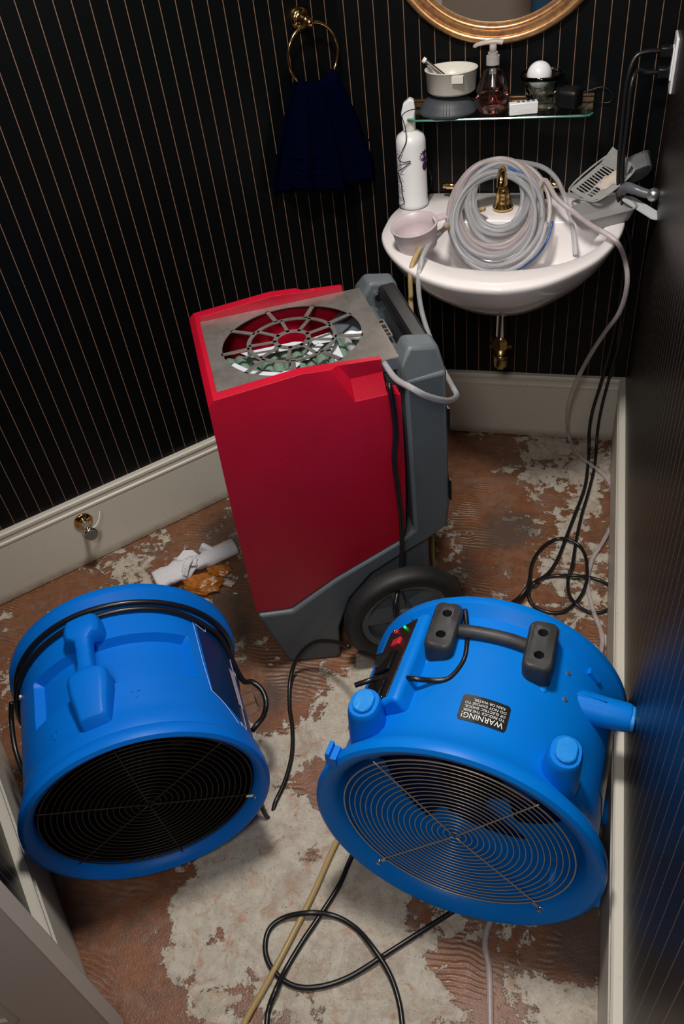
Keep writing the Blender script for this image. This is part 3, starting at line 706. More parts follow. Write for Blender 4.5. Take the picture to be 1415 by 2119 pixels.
# black feet with holes, on raised blue pads, and the bar between them
for sg, cx, y0 in ((-1, -0.090, 0.283), (1, 0.094, 0.283)):
    mt = Matrix.Translation((cx, y0, 0.513)) @ Matrix.Rotation(R_(2), 4, 'Z')
    bm = bmesh.new(); lay = []
    for wd, ln, z in ((0.050, 0.118, -0.034), (0.052, 0.120, -0.024), (0.056, 0.122, 0.022), (0.052, 0.118, 0.029), (0.046, 0.112, 0.032)):
        r = 0.016; ring = []
        for cxx, cyy, a0 in ((wd/2-r, ln/2-r, 0), (-wd/2+r, ln/2-r, 90), (-wd/2+r, -ln/2+r, 180), (wd/2-r, -ln/2+r, 270)):
            for k in range(5): a = R_(a0+22.5*k); ring.append((cxx+r*math.cos(a), cyy+r*math.sin(a), z))
        lay.append(ring)
    loft(bm, lay); o = link('foot_block', bm, M_blackrub, fan2)
    cs_ = []
    for yy in (0.028, -0.028):
        b2 = bmesh.new(); cyl(b2, (0, yy, 0.02), 0.0095, 0.06, 20); c = tmp(b2); c.parent = fan2; c.matrix_local = mt; cs_.append(c)
    o.matrix_local = mt; bpy.context.view_layer.update(); cut(o, cs_)
    for p in o.data.polygons: p.use_smooth = True
    o.data.set_sharp_from_angle(angle=R_(40)); o.data.materials.clear(); o.data.materials.append(M_blackrub)
    bm = bmesh.new(); vs = box(bm, (cx, y0-0.006, 0.470), (0.052, 0.128, 0.055)); o = link('foot_pad', bm, M_blue2, fan2); bevel_mod(o, 0.008, 3)
tube_obj('handle_bar', [(-0.070, 0.292, 0.521), (-0.03, 0.292, 0.527), (0.03, 0.292, 0.527), (0.072, 0.292, 0.519)], 0.014, M_blackrub, fan2, 14)
# control panel box on the left shoulder
def f2pt(px, py, r):
    """point on the fan-2 cylinder of radius r under a pixel, in fan coordinates"""
    inv = FM2.inverted(); o_ = inv @ CAM; d = inv.to_3x3() @ ray(px, py); oz = o_.z-Z2
    a, b_, c = d.x**2+d.z**2, 2*(o_.x*d.x+oz*d.z), o_.x**2+oz**2-r*r; D_ = b_*b_-4*a*c
    if D_ < 0: return None
    return o_+d*((-b_-math.sqrt(D_))/(2*a))
bm = bmesh.new()
prof = [(-0.236, 0.39), (-0.218, 0.440), (-0.142, 0.520), (-0.128, 0.523), (-0.095, 0.475), (-0.12, 0.40), (-0.20, 0.34)]
prism(bm, prof, 0.10, 0.325); o = link('control_box', bm, M_blue2, fan2); bevel_mod(o, 0.008, 3)
ex = Vector((0.076, 0, 0.080)).normalized(); nx = Vector((-ex.z, 0, ex.x)); mc = Vector((-0.180, 0.212, 0.480))
def panel(name, a, b_, la, lb, h, m, par, off=0.0):
    bm = bmesh.new(); rm = Matrix((Vector((0, 1, 0)), ex, nx)).transposed().to_4x4(); rm.translation = mc + Vector((0, a, 0)) + ex*b_ + nx*off
    vs = box(bm, (0, 0, 0), (la, lb, h)); bmesh.ops.transform(bm, matrix=rm, verts=vs); o = link(name, bm, m, par); bevel_mod(o, 0.002, 2); return o
pn = panel('control_panel', 0, 0, 0.200, 0.086, 0.004, M_black, fan2, 0.001)
panel('rocker_switch', 0.048, 0.006, 0.018, 0.024, 0.008, M_redp, pn, 0.006); panel('outlet_socket', -0.005, 0, 0.050, 0.042, 0.010, M_blackp, pn, 0.006); panel('outlet_cover', -0.075, 0, 0.045, 0.050, 0.008, M_blackp, pn, 0.006)
panel('indicator_light', 0.088, 0.012, 0.005, 0.005, 0.006, M_led, pn, 0.005); panel('breaker_button', 0.088, -0.015, 0.010, 0.010, 0.006, M_redp, pn, 0.005)
for a in (-0.10, 0.10):
    for b_ in (-0.03, 0.03): panel('panel_screw', a, b_, 0.005, 0.005, 0.003, M_chrome, pn, 0.004)
# warning sticker
def curved(bm_or_me, fn, name, m, par):
    if isinstance(bm_or_me, bmesh.types.BMesh): o = link(name, bm_or_me, m, par)
    else:
        o = bpy.data.objects.new(name, bm_or_me); COL.objects.link(o); o.parent = par; bm_or_me.materials.clear(); bm_or_me.materials.append(m)
    for v in o.data.vertices: v.co = fn(v.co)
    return o
def rrect(bm, x0, x1, y0, y1, r, nseg=10):
    """rounded rectangle as a fine grid strip (so that it can be bent)"""
    cols = []
    N_ = 28
    for i in range(N_+1):
        x = x0+(x1-x0)*i/N_; d = min(x-x0, x1-x); ins = r-math.sqrt(max(0, r*r-(r-d)**2)) if d < r else 0
        cols.append([bm.verts.new((x, y0+ins, 0)), bm.verts.new((x, y1-ins, 0))])
    for a, b_ in zip(cols, cols[1:]): bm.faces.new((a[0], b_[0], b_[1], a[1]))
def stick(rad, ang0, ymid, lift):
    def fn(c):   # text x runs to local -X, text up runs to the front (-Y)
        a = R_(ang0) - c.x/rad; r = rad+lift
        return Vector((r*math.sin(a), ymid-c.y, Z2+r*math.cos(a)))
    return fn
cS = f2pt(993, 1503, RB2+0.002); angS = math.degrees(math.atan2(cS.x, cS.z-Z2)); yS = max(cS.y, 0.121)
bm = bmesh.new(); rrect(bm, -0.043, 0.043, -0.0285, 0.0285, 0.006); stk = curved(bm, stick(RB2, angS, yS, 0.0016), 'warning_sticker', M_black, fan2)
for line, size, x, y in (('WARNING!', 0.0135, -0.0305, 0.0105), ('TO REDUCE THE RISK', 0.0062, -0.031, 0.0035), ('OF ELECTRIC SHOCK.', 0.0062, -0.031, -0.0035), ('DO NOT EXPOSE TO', 0.0062, -0.031, -0.0105), ('RAIN OR WATER.', 0.0062, -0.028, -0.0175)):
    me = text_mesh(line, size*1.25); x, y = x*1.2, y*1.17; mx = max(v.co.x for v in me.vertices); fx = 0.073/mx if line != 'RAIN OR WATER.' else 0.056/mx
    for v in me.vertices: v.co.x = v.co.x*fx + x; v.co.y = v.co.y+y
    curved(me, stick(RB2, angS, yS, 0.0030), 'sticker_lettering', M_text, stk)
# side label outline, screws
bm = bmesh.new(); pp = []
for a, y in ((74, 0.27), (80, 0.16), (86, 0.13), (92, 0.13), (92, 0.30), (80, 0.30)): pp.append(frame(a, y, RB2+0.0015, Z2).translation)
for p in frame(80, 0.2, 1, 0).translation, : pass
bm = bmesh.new(); g = []
for i in range(9):
    a = 72+i*3; g.append([bm.verts.new(frame(a, 0.12+(0.02 if i < 3 else 0), RB2+0.0014, Z2).translation), bm.verts.new(frame(a, 0.29, RB2+0.0014, Z2).translation)])
for a, b_ in zip(g, g[1:]): bm.faces.new((a[0], b_[0], b_[1], a[1]))
link('side_label', bm, mat('dark_blue_label', (0.004, 0.03, 0.10), 0.35), fan2)
for px, py in ((1175, 1393), (1168, 1447)):
    c = f2pt(px, py, RB2); a = math.degrees(math.atan2(c.x, c.z-Z2)); bm = bmesh.new(); cyl(bm, (0, 0, 0), 0.0045, 0.003, 14); bmesh.ops.transform(bm, matrix=frame(a, c.y, RB2+0.001, Z2), verts=bm.verts[:]); link('screw', bm, M_steel, fan2)
bm = bmesh.new(); vs = box(bm, (-0.224, 0.012, 0.435), (0.02, 0.03, 0.022)); vs += box(bm, (-0.230, 0.012, 0.450), (0.008, 0.03, 0.014)); link('side_hook', bm, M_blue2, fan2)
bm = bmesh.new(); vs = box(bm, (0.0, 0.0, 0.0), (0.03, 0.014, 0.012)); bmesh.ops.transform(bm, matrix=frame(50, 0.33, RB2+0.002, Z2), verts=vs); link('cord_hook', bm, M_blue2, fan2)
# cord over its back
pts = []
for px, py, r in ((962, 1262, .262), (966, 1300, .25), (966, 1335, .2475), (958, 1370, .2475)): pts.append(FM2 @ f2pt(px, py, r))
pts += [FM2 @ f2pt(930, 1403, .249), FM2 @ f2pt(895, 1408, .256), FM2 @ f2pt(850, 1404, .275)]
q = FM2 @ Vector((-0.262, 0.175, 0.43)); pts += [Pn(800, 1400, (0, 1, 0), q.y-0.0), Pn(765, 1408, (0, 1, 0), q.y-0.02), Pn(735, 1418, (0, 1, 0), q.y-0.03)]
tag(tube_obj('fan_cord', pts, 0.0052, M_cord, seg=10), 'short black cord crossing the shoulder of the fan with black feet', 'cord')

# ---- the fan on the left
F1 = Vector((-0.893, -1.664, 0.0)); F1Z = R_(32.5); Z1 = 0.275; R1 = 0.245; RB1 = 0.232; L1 = 0.40
fan1 = thing('air_mover', 'scuffed blue round air mover with moulded blue handle and coiled cord, at the left', 'fan', F1, (0, 0, F1Z), 'portable blue fans on the floor')
FM1 = Matrix.Translation(F1) @ Matrix.Rotation(F1Z, 4, 'Z')
def f1pt(px, py, r):
    inv = FM1.inverted(); o_ = inv @ CAM; d = inv.to_3x3() @ ray(px, py); oz = o_.z-Z1
    a, b_, c = d.x**2+d.z**2, 2*(o_.x*d.x+oz*d.z), o_.x**2+oz**2-r*r; D_ = b_*b_-4*a*c
    if D_ < 0: return None
    return o_+d*((-b_-math.sqrt(D_))/(2*a))
bm = fan_shell(R1, RB1, 0.252, L1, (-42, 44, 0.15, 0.262, 0.020), 0.195, lip=0.030)
for v in bm.verts: v.co.z += Z1
# reach to the ground: the base sits lower than the rim
for v in bm.verts:
    if v.co.z < Z1-R1*0.93 and 0.05 < v.co.y < L1-0.02: v.co.z = 0.0 if abs(v.co.x) < 0.194 else v.co.z
link('housing', bm, M_blue, fan1, auto=42)
for o in list(fan2.children):
    if o.name.startswith('housing'):
        for v in o.data.vertices: v.co.z += Z2
grille(fan1, Z1, 0.020, 0.209, 18, (-3, 55, 115, 176, -124, -64), M_wire_d, 0.00105, (115,))
innards(fan1, Z1, 0.195, L1, M_hub)
bm = bmesh.new(); lathe(bm, [(0.2095, 0.024), (0.2085, 0.03), (0.2085, 0.36)], 96, Matrix.Translation((0, 0, Z1)) @ Matrix.Rotation(R_(-90), 4, 'X')); link('tunnel_shade_liner', bm, M_hub, fan1, smooth=True)  # added black liner: the tunnel's shade put into its colour
# moulded handle: two lobes and a neck, along the axis
bm = bmesh.new(); HA = -7
secs = [(0.332, 0.026, 0.000), (0.325, 0.031, 0.026), (0.312, 0.036, 0.037), (0.285, 0.040, 0.041), (0.268, 0.037, 0.041), (0.258, 0.0175, 0.038), (0.235, 0.016, 0.036), (0.200, 0.016, 0.036), (0.178, 0.018, 0.037), (0.170, 0.038, 0.040), (0.158, 0.042, 0.040), (0.13, 0.040, 0.037), (0.10, 0.034, 0.032), (0.070, 0.029, 0.026), (0.058, 0.026, 0.002)]
rings = []
for y, hw, h in secs:
    lo = -0.012 if not (0.168 < y < 0.265) else 0.008
    ring = []
    for a, z in ((-hw, lo), (-hw, lo+(h-lo)*0.5), (-hw*0.93, lo+(h-lo)*0.82), (-hw*0.7, h), (0, h+0.002), (hw*0.7, h), (hw*0.93, lo+(h-lo)*0.82), (hw, lo+(h-lo)*0.5), (hw, lo)):
        ring.append(bm.verts.new(frame(HA, y, RB1, Z1) @ Vector((a, 0, z))))
    rings.append(ring)
for a, b_ in zip(rings, rings[1:]):
    for i in range(9): bm.faces.new((a[i], a[(i+1) % 9], b_[(i+1) % 9], b_[i]))
bm.faces.new(rings[0]); bm.faces.new(rings[-1][::-1])
o = link('handle', bm, M_blue, fan1, smooth=True); md = o.modifiers.new('b', 'BEVEL'); md.width = 0.005; md.segments = 3; md.limit_method = 'ANGLE'; md.angle_limit = R_(22)
# raised arrow
for a_, y_ in ((12, 0.115), (-30, 0.10)):
    bm = bmesh.new(); prism(bm, [(-0.003, -0.012), (0.003, -0.012), (0.003, 0.002), (0.009, 0.002), (0, 0.014), (-0.009, 0.002), (-0.003, 0.002)], 0, 0.0015, 'XY')
    bmesh.ops.transform(bm, matrix=frame(a_, y_, RB1, Z1), verts=bm.verts[:]); link('raised_arrow', bm, M_blue, fan1)
# side label with thin pale outline
M_dbl = mat('dark_blue_film', (0.002, 0.022, 0.085), 0.3)
out = [(50, 0.30), (58, 0.135), (61, 0.115), (66, 0.105), (76, 0.055), (78, 0.075), (82, 0.065), (84, 0.11), (84, 0.33), (60, 0.345), (57, 0.32)]
bm = bmesh.new(); vs = [bm.verts.new(frame(a, y, RB1+0.0015, Z1).translation) for a, y in out]
g = []
for i in range(13):
    a = 52+i*2.5; y0 = max(0.12-(a-52)*0.0025, 0.07); g.append([bm.verts.new(frame(a, y0+0.005, RB1+0.0012, Z1).translation), bm.verts.new(frame(a, 0.315, RB1+0.0012, Z1).translation)])
for v in vs: bm.verts.remove(v)
for a, b_ in zip(g, g[1:]): bm.faces.new((a[0], b_[0], b_[1], a[1]))
lb = link('side_label', bm, M_dbl, fan1)
bm = bmesh.new(); P_ = []
pts = [(50, 0.315), (50, 0.20), (51, 0.125), (56, 0.110), (62, 0.085), (70, 0.05), (69, 0.075), (74, 0.065), (82, 0.30), (60, 0.33), (58, 0.30), (50, 0.315)]
for (a, y), (a2, y2) in zip(pts, pts[1:]):
    for k in range(6): P_.append(frame(a+(a2-a)*k/6, y+(y2-y)*k/6, RB1+0.002, Z1).translation)
tube(bm, P_, 0.0006, 4, False, 1, False); link('label_outline', bm, mat('pale_blue_line', (0.45, 0.5, 0.7), 0.5), lb)
bm = bmesh.new(); g = []
for i in range(4): a = 73+i*2; g.append([bm.verts.new(frame(a, 0.13, RB1+0.0024, Z1).translation), bm.verts.new(frame(a, 0.23, RB1+0.0024, Z1).translation)])
for a, b_ in zip(g, g[1:]): bm.faces.new((a[0], b_[0], b_[1], a[1]))
link('label_strip', bm, mat('pale_label_strip', (0.5, 0.42, 0.45), 0.6), lb)
bm = bmesh.new()
for s in ((0.017, 0, 0.0, 0.001, 0.03, 0.03), (0, 0.015, 0, 0.034, 0.001, 0.03), (0, -0.015, 0, 0.034, 0.001, 0.03), (0, 0, 0.015, 0.034, 0.03, 0.001)): box(bm, s[:3], s[3:])
bmesh.ops.transform(bm, matrix=frame(84, 0.155, RB1+0.014, Z1), verts=bm.verts[:]); link('clear_switch_guard', bm, M_clear, fan1)
for a_, y_ in ((-56, 0.34), (-63, 0.30)):
    bm = bmesh.new(); cyl(bm, (0, 0, 0.002), 0.006, 0.004, 12); bmesh.ops.transform(bm, matrix=frame(a_, y_, RB1, Z1), verts=bm.verts[:]); link('screw', bm, M_steel, fan1)
# cords wrapped round its back
def F1p(a, y, r): return FM1 @ frame(a, y, r, Z1).translation
tag(tube_obj('wrapped_cord', [F1p(a, 0.352-0.004*math.sin(a*.04), RB1+0.007) for a in range(-150, 104, 12)]+[F1p(108, 0.30, RB1+0.009), F1p(116, 0.26, RB1+0.012)], 0.0062, M_cord, seg=10, n=4), 'rear strand of the black cord wrapped over the left blue fan', 'cord')
pts = [F1p(a, 0.318+0.012*math.cos(R_(a)*1.3)-max(0, a-40)*0.0004, RB1+0.007) for a in range(-120, 84, 12)] + [Z(500, 1405, .26), Z(522, 1411, .24), Z(542, 1428, .23), Z(551, 1455, .22), Z(545, 1482, .20), Z(533, 1498, .19), Z(522, 1512, .19)]
tag(tube_obj('wrapped_cord', pts, 0.0062, M_cord, seg=10, n=4), 'front strand of the black cord wrapped over the left blue fan, ending in a loop', 'cord')
pts = [F1p(-80, 0.35, RB1+.02), F1p(-88, 0.33, RB1+.03), F1p(-95, 0.27, RB1+.035), F1p(-100, 0.18, RB1+.02), F1p(-104, 0.11, RB1+.012)]
tag(tube_obj('hanging_cord', pts, 0.0058, M_cord, seg=10), 'black cord hanging down the far left side of the left fan', 'cord')

# ================================================================== sink
ZS = 0.83
SB = Vector((-0.35, -0.24, 0))
outer_pts = [(-0.605, -0.004), (-0.655, -0.06), (-0.681, -0.13), (-0.687, -0.20), (-0.682, -0.283), (-0.64, -0.38), (-0.566, -0.474), (-0.472, -0.535), (-0.379, -0.556), (-0.314, -0.552), (-0.241, -0.52), (-0.17, -0.452), (-0.118, -0.375), (-0.078, -0.255), (-0.068, -0.12), (-0.085, -0.004), (-0.25, -0.004), (-0.42, -0.004)]
inner_pts = [(-0.60, -0.25), (-0.601, -0.30), (-0.589, -0.345), (-0.517, -0.412), (-0.453, -0.441), (-0.348, -0.452), (-0.238, -0.425), (-0.173, -0.377), (-0.13, -0.317), (-0.114, -0.263), (-0.133, -0.205), (-0.205, -0.185), (-0.30, -0.175), (-0.42, -0.17), (-0.52, -0.18), (-0.57, -0.21)]
def polar(pts, n):
    P = [Vector((x, y, 0))-SB for x, y in pts]; out = []
    P = [Vector((x, y, 0))-SB for x, y in pts]
    for i in range(n):
        a = 2*math.pi*i/n; d = Vector((math.cos(a), math.sin(a), 0)); best = None
        for p, q in zip(P, P[1:]+P[:1]):
            e = q-p; den = d.x*e.y-d.y*e.x
            if abs(den) < 1e-9: continue
            t = (p.x*e.y-p.y*e.x)/den; u = (p.x*d.y-p.y*d.x)/den
            if t > 0 and -1e-6 <= u <= 1+1e-6: best = t if best is None else max(best, t)
        out.append(best)
    return out
def smooth_closed(pts, n=6):
    return [(p.x, p.y) for p in catmull([Vector((x, y, 0)) for x, y in pts], n, True)]
NS = 96
RO = polar([(x, min(y, -0.003)) for x, y in smooth_closed(outer_pts)], NS); RI = polar(smooth_closed(inner_pts), NS)
RO = [max(a, b_+0.02) for a, b_ in zip(RO, RI)]
sink = thing('sink', 'white wall-hung ceramic basin with bowed front, full of clear hose', 'sink', (SB.x, SB.y, ZS))
bm = bmesh.new(); rings = []
def ring(fr, z, base=None, base2=None, t=1.0):
    B = base or RO; r = []
    for i in range(NS):
        rr = B[i]*fr if base2 is None else B[i]*(1-t)+base2[i]*t
        a = 2*math.pi*i/NS; x, y = rr*math.cos(a), rr*math.sin(a)
        r.append(bm.verts.new((x, min(y, -SB.y-0.003), z)))
    rings.append(r)
for fr, z in ((0.10, -0.205), (0.22, -0.198), (0.42, -0.172), (0.62, -0.135), (0.80, -0.092), (0.92, -0.052), (0.985, -0.018), (1.0, -0.007), (0.995, -0.001), (0.985, 0.002)): ring(fr, z)
for t, z in ((0.35, 0.002), (0.85, 0.000), (0.96, -0.003), (1.0, -0.010)): ring(1, z, RO, RI, t)
for fr, z in ((0.96, -0.028), (0.90, -0.06), (0.80, -0.090), (0.65, -0.108), (0.45, -0.118), (0.25, -0.122), (0.08, -0.124)): ring(fr, z, RI)
for a, b_ in zip(rings, rings[1:]):
    for i in range(NS): bm.faces.new((a[i], a[(i+1) % NS], b_[(i+1) % NS], b_[i]))
bm.faces.new(rings[0][::-1]); bm.faces.new(rings[-1])
link('basin', bm, M_ceramic, sink, auto=60)
bm = bmesh.new(); lathe(bm, [(0, 0), (0.021, 0), (0.024, 0.002), (0.021, 0.004), (0.012, 0.003), (0, 0.001)], 24, Matrix.Translation((0, 0, -0.124))); link('drain', bm, M_brass, sink, smooth=True)
# faucet
FB = Z(1040, 430, ZS+0.004); FB.y = min(FB.y, -0.09)
fau = thing('faucet', 'polished brass spout inside the hose coil with a lever handle on each side', 'faucet', FB)
bm = bmesh.new(); lathe(bm, [(0, 0), (0.027, 0), (0.027, 0.006), (0.021, 0.012), (0.022, 0.018), (0.018, 0.026), (0.019, 0.036), (0.0165, 0.046), (0.015, 0.06), (0, 0.06)], 32); link('spout_base', bm, M_brass, fau, smooth=True)
tube_obj('spout', [(0, 0, 0.04), (0, 0, 0.07), (0, -0.003, 0.092), (0, -0.018, 0.108), (0, -0.044, 0.110), (0, -0.062, 0.096), (0, -0.067, 0.082)], 0.0115, M_brass, fau, 16)
for px, sg in ((925, -1), (1155, 1)):
    HP = Y(px, 388, -0.045); t = bpy.data.objects.new('faucet_handle', None); COL.objects.link(t); t.parent = fau; t.location = Vector((HP.x-sg*0.045, -0.045, ZS+0.003))-FB
    bm = bmesh.new(); lathe(bm, [(0, 0), (0.022, 0), (0.022, 0.005), (0.014, 0.010), (0.012, 0.03), (0.015, 0.036), (0.010, 0.044), (0, 0.046)], 24); link('handle_base', bm, M_brass, t, smooth=True)
    bm = bmesh.new(); lathe(bm, [(0, 0), (0.007, 0), (0.0065, 0.02), (0.0095, 0.026), (0.0095, 0.045), (0.006, 0.05), (0.0075, 0.053), (0.005, 0.058), (0, 0.058)], 20, Matrix.Translation((0, 0, 0.036)) @ Matrix.Rotation(R_(90*sg), 4, 'Y')); link('lever', bm, M_brass, t, smooth=True)
# drain pipe and trap
DP = Y(1038, 640, -0.24)
trap = thing('drain_trap', 'chrome tailpiece ending in a brass bottle trap under the sink', 'drain pipe', (DP.x, -0.24, 0.437))
bm = bmesh.new(); cyl(bm, (0, 0, 0.135), 0.0155, 0.115, 24); link('tailpiece', bm, M_chrome, trap, auto=40)
bm = bmesh.new(); lathe(bm, [(0.0, 0.05), (0.024, 0.05), (0.026, 0.055), (0.026, 0.075), (0.022, 0.082), (0, 0.083)], 8); box(bm, (0, 0, 0.052), (0.062, 0.012, 0.010)); link('slip_nut', bm, M_brass_d, trap)
bm = bmesh.new(); lathe(bm, [(0, -0.026), (0.009, -0.024), (0.0165, -0.016), (0.019, -0.004), (0.019, 0.05), (0.0, 0.05)], 28); lathe(bm, [(0.0195, 0.016), (0.021, 0.018), (0.021, 0.022), (0.0195, 0.024)], 28); link('trap_bulb', bm, M_brass_d, trap, smooth=True)
tube_obj('waste_arm', [(0, 0, 0.11), (0.004, 0.06, 0.115), (0.006, 0.235, 0.115)], 0.0135, M_brass_d, trap, 16)
bm = bmesh.new(); lathe(bm, [(0.013, 0), (0.034, 0), (0.034, 0.004), (0.026, 0.010), (0.013, 0.012)], 28, Matrix.Translation((0.006, 0.238, 0.115)) @ Matrix.Rotation(R_(90), 4, 'X')); link('wall_flange', bm, M_brass, trap, smooth=True)

# ---- coil of vinyl hose in the bowl
def loops(n, top, r_lo, r_hi, tilt, seed, jit=0.006, ry=1.1, half=0.0, shift=0.0):
    """turns of hose hung over the spout: they share their top and fan out below"""
    rr = random.Random(seed); pts = []; K = 16; up = Vector((0, math.cos(tilt), math.sin(tilt)))
    def par(): return (rr.uniform(r_lo, r_hi), rr.uniform(-jit, jit), rr.uniform(-jit, jit), rr.uniform(-0.10, 0.10), rr.uniform(-0.16, 0.16), rr.uniform(-0.25, 0.25))
    cur = par(); nxt = cur
    for k in range(int((n+half)*K)+1):
        if k % K == K//4: nxt = par()
        f = 0.22; cur = tuple(a*(1-f)+b_*f for a, b_ in zip(cur, nxt)); r, dx, dz, tl, tl2, lean = cur; t = 2*math.pi*k/K
        c = Vector(top)-up*(r*ry)+Vector((dx+shift*r+lean*r*0.5, 0, dz))
        p = Matrix.Rotation(tl, 3, 'X') @ Matrix.Rotation(tl2, 3, 'Z') @ Matrix.Rotation(tilt, 3, 'X') @ Vector((r*math.cos(t), r*ry*math.sin(t), 0))
        q = c+p
        # stay inside the bowl
        d = Vector((q.x-SB.x, q.y-SB.y)); zmin = 0.722 + 0.10*max(0, (d.length-0.13)/0.12)
        q.z = max(q.z, zmin+rr.uniform(0, 0.006)); q.y = min(q.y, -0.02); pts.append(q)
    return pts
CT = Y(1040, 333, -0.125); coil_t = R_(54)
CC = CT + Vector((0, -0.075, -0.10))
c1 = loops(12, CT, 0.078, 0.124, coil_t, 3, shift=-0.04)
# both ends of the long hose leave the coil: one over the right rim, one over the left rim
R_end = [Y(1175, 430, -.24), Z(1225, 468, .852), Z(1272, 496, .850), Y(1293, 540, -.30), Y(1297, 590, -.31), Y(1282, 645, -.29), Y(1250, 690, -.26), Y(1215, 745, -.22), Y(1188, 800, -.17), Y(1174, 850, -.12), Z(1176, 900, .02), Z(1192, 935, .008), Z(1222, 962, .008), Z(1256, 990, .008), Z(1268, 1030, .008), Z(1266, 1080, .008), Z(1248, 1120, .008), Z(1224, 1160, .008), Z(1216, 1210, .008), Z(1226, 1260, .008), Z(1244, 1310, .008), Z(1243, 1350, .008)]
far = Z(1243, 1350, .008)
q0, q1 = Z(1243, 1350, .008), Z(1007, 1925, .008)
R_end += [q0.lerp(q1, t)+Vector((0.02*math.sin(t*3.1), 0, 0)) for t in (0.2, 0.4, 0.6, 0.8)] + [q1, Z(1012, 2010, .008), Z(1014, 2119, .008), Z(1015, 2300, .008)]
tag(tube_obj('vinyl_hose', c1+[Y(1125, 372, -.16), Y(1150, 408, -.21)]+R_end, 0.0062, M_vinyl, seg=10, n=5), 'clear hose coiled in the sink and trailing over its right rim to the floor', 'hose')
c2 = loops(8, CT+Vector((-0.004, -0.008, -0.006)), 0.066, 0.116, coil_t+0.10, 11, half=0.5)
L_end = [Z(925, 462, .845), Z(915, 478, .852), Z(882, 515, .856), Y(868, 556, -.475), Y(866, 600, -.50), Y(874, 650, -.52), Y(892, 705, -.56), Y(915, 760, -.62), Z(938, 803, .72), Z(944, 820, .74), Z(925, 829, .80), Z(885, 820, .85), Z(850, 802, .875), Z(818, 783, .860), D(0.205, 0.05, 0.845)]
tag(tube_obj('vinyl_hose', c2+L_end, 0.0062, M_vinyl_b, seg=10, n=5), 'greyish clear hose running from the sink coil over the left rim to the dehumidifier', 'hose')
c3 = loops(6, CT+Vector((0.004, -0.022, -0.024)), 0.098, 0.124, coil_t-0.12, 21, 0.010, shift=-0.06)
tag(tube_obj('vinyl_hose', c3, 0.0060, M_vinyl_b, seg=10, n=5), 'lowest loops of clear hose lying in the bottom of the basin', 'hose')
c4 = loops(1, CT+Vector((0.004, -0.012, -0.014)), 0.116, 0.121, coil_t-0.02, 31, 0.003, shift=0.03)
tag(tube_obj('blue_hose', c4, 0.0030, M_tubeblue, seg=10, n=5), 'thin blue hose looped among the clear hose coil', 'hose')
tag(tube_obj('vinyl_hose', [CT+Vector((0.03, 0.01, -0.005)), Y(1120, 345, -.10), Y(1152, 372, -.11), Y(1172, 420, -.13), Y(1184, 470, -.20), Y(1190, 528, -.30)], 0.0062, M_vinyl_b, seg=10), 'single hose end dropping into the right side of the basin', 'hose')
tan = [CT+Vector((-0.04, -0.06, -0.10)), Z(950, 445, .80), Z(925, 470, .846), Z(895, 490, .846), Z(866, 520, .852), Y(850, 560, -.46), Y(850, 610, -.47), Y(853, 660, -.48), D(0.350, 0.25, 0.30), D(0.340, 0.20, 0.02), D(0.345, 0.06, .008), D(0.35, -0.10, .008), Vector((-0.36, -1.22, .008)), Z(770, 1600, .008), Z(728, 1680, .008), Z(690, 1755, .008), Z(650, 1845, .008), Z(600, 1945, .008), Z(552, 2035, .008), Z(505, 2119, .008), Z(440, 2260, .008)]
tag(tube_obj('tan_hose', tan, 0.0062, M_vinyl_t, seg=10), 'tan yellowed hose from the sink rim down to the floor and across the concrete', 'hose')

# ================================================================== things on the sink
def place_on(px, py, z): return Z(px, py, z)
BP = Z(856, 424, ZS+0.003); BP.y = min(BP.y, -0.045)
bot = thing('pump_bottle', 'tall white pump bottle with purple print at the left back of the sink', 'bottle', BP, (0, 0, R_(8)))
bot.scale = (1.22, 1.22, 1)
bm = bmesh.new(); lathe(bm, [(0, 0), (0.029, 0), (0.033, 0.004), (0.0335, 0.012), (0.0325, 0.02), (0.0325, 0.165), (0.032, 0.176), (0.028, 0.188), (0.018, 0.196), (0.014, 0.198), (0, 0.198)], 40); link('bottle_body', bm, M_whitep, bot, smooth=True)
bm = bmesh.new(); cyl(bm, (0, 0, 0.213), 0.0125, 0.032, 20); link('pump_collar', bm, M_cream, bot, auto=40)
bm = bmesh.new(); prism(bm, [(-0.014, 0.20), (0.010, 0.20), (0.013, 0.25), (0.011, 0.272), (0.002, 0.278), (-0.012, 0.266), (-0.017, 0.245)], -0.010, 0.010); o = link('pump_head', bm, M_whitep, bot); bevel_mod(o, 0.003, 2)
bm = bmesh.new()
def onb(ang, z, r=0.0330): a = R_(ang); return Vector((r*math.sin(a), -r*math.cos(a), z))
rr = random.Random(5)
for k in range(30):
    if k % 7 in (5,): continue
    z = 0.155-k*0.0045; a1 = -30 - rr.uniform(0, 8) if k % 3 else -42
    g = []
    for i in range(6):
        a = -85+(a1+85)*i/5; g.append([bm.verts.new(onb(a, z)), bm.verts.new(onb(a, z+0.0011))])
    for p, q in zip(g, g[1:]):
        if rr.random() < 0.85: bm.faces.new((p[0], q[0], q[1], p[1]))
link('printed_text', bm, M_ink, bot)
bm = bmesh.new()
c = bm.verts.new(onb(62, 0.138)); rim = []
for i in range(28):
    t = 2*math.pi*i/28; r = 0.017 if i % 2 else 0.012; rim.append(bm.verts.new(onb(62+math.degrees(r*math.cos(t)/0.033), 0.138+r*math.sin(t))))
for i in range(28): bm.faces.new((c, rim[i], rim[(i+1) % 28]))
c = bm.verts.new(onb(64, 0.112)); rim = [bm.verts.new(onb(64+math.degrees(0.010*math.cos(2*math.pi*i/20)/0.033), 0.112+0.012*math.sin(2*math.pi*i/20))) for i in range(20)]
for i in range(20): bm.faces.new((c, rim[i], rim[(i+1) % 20]))
link('flower_print', bm, M_label, bot)
SZ = 1.065
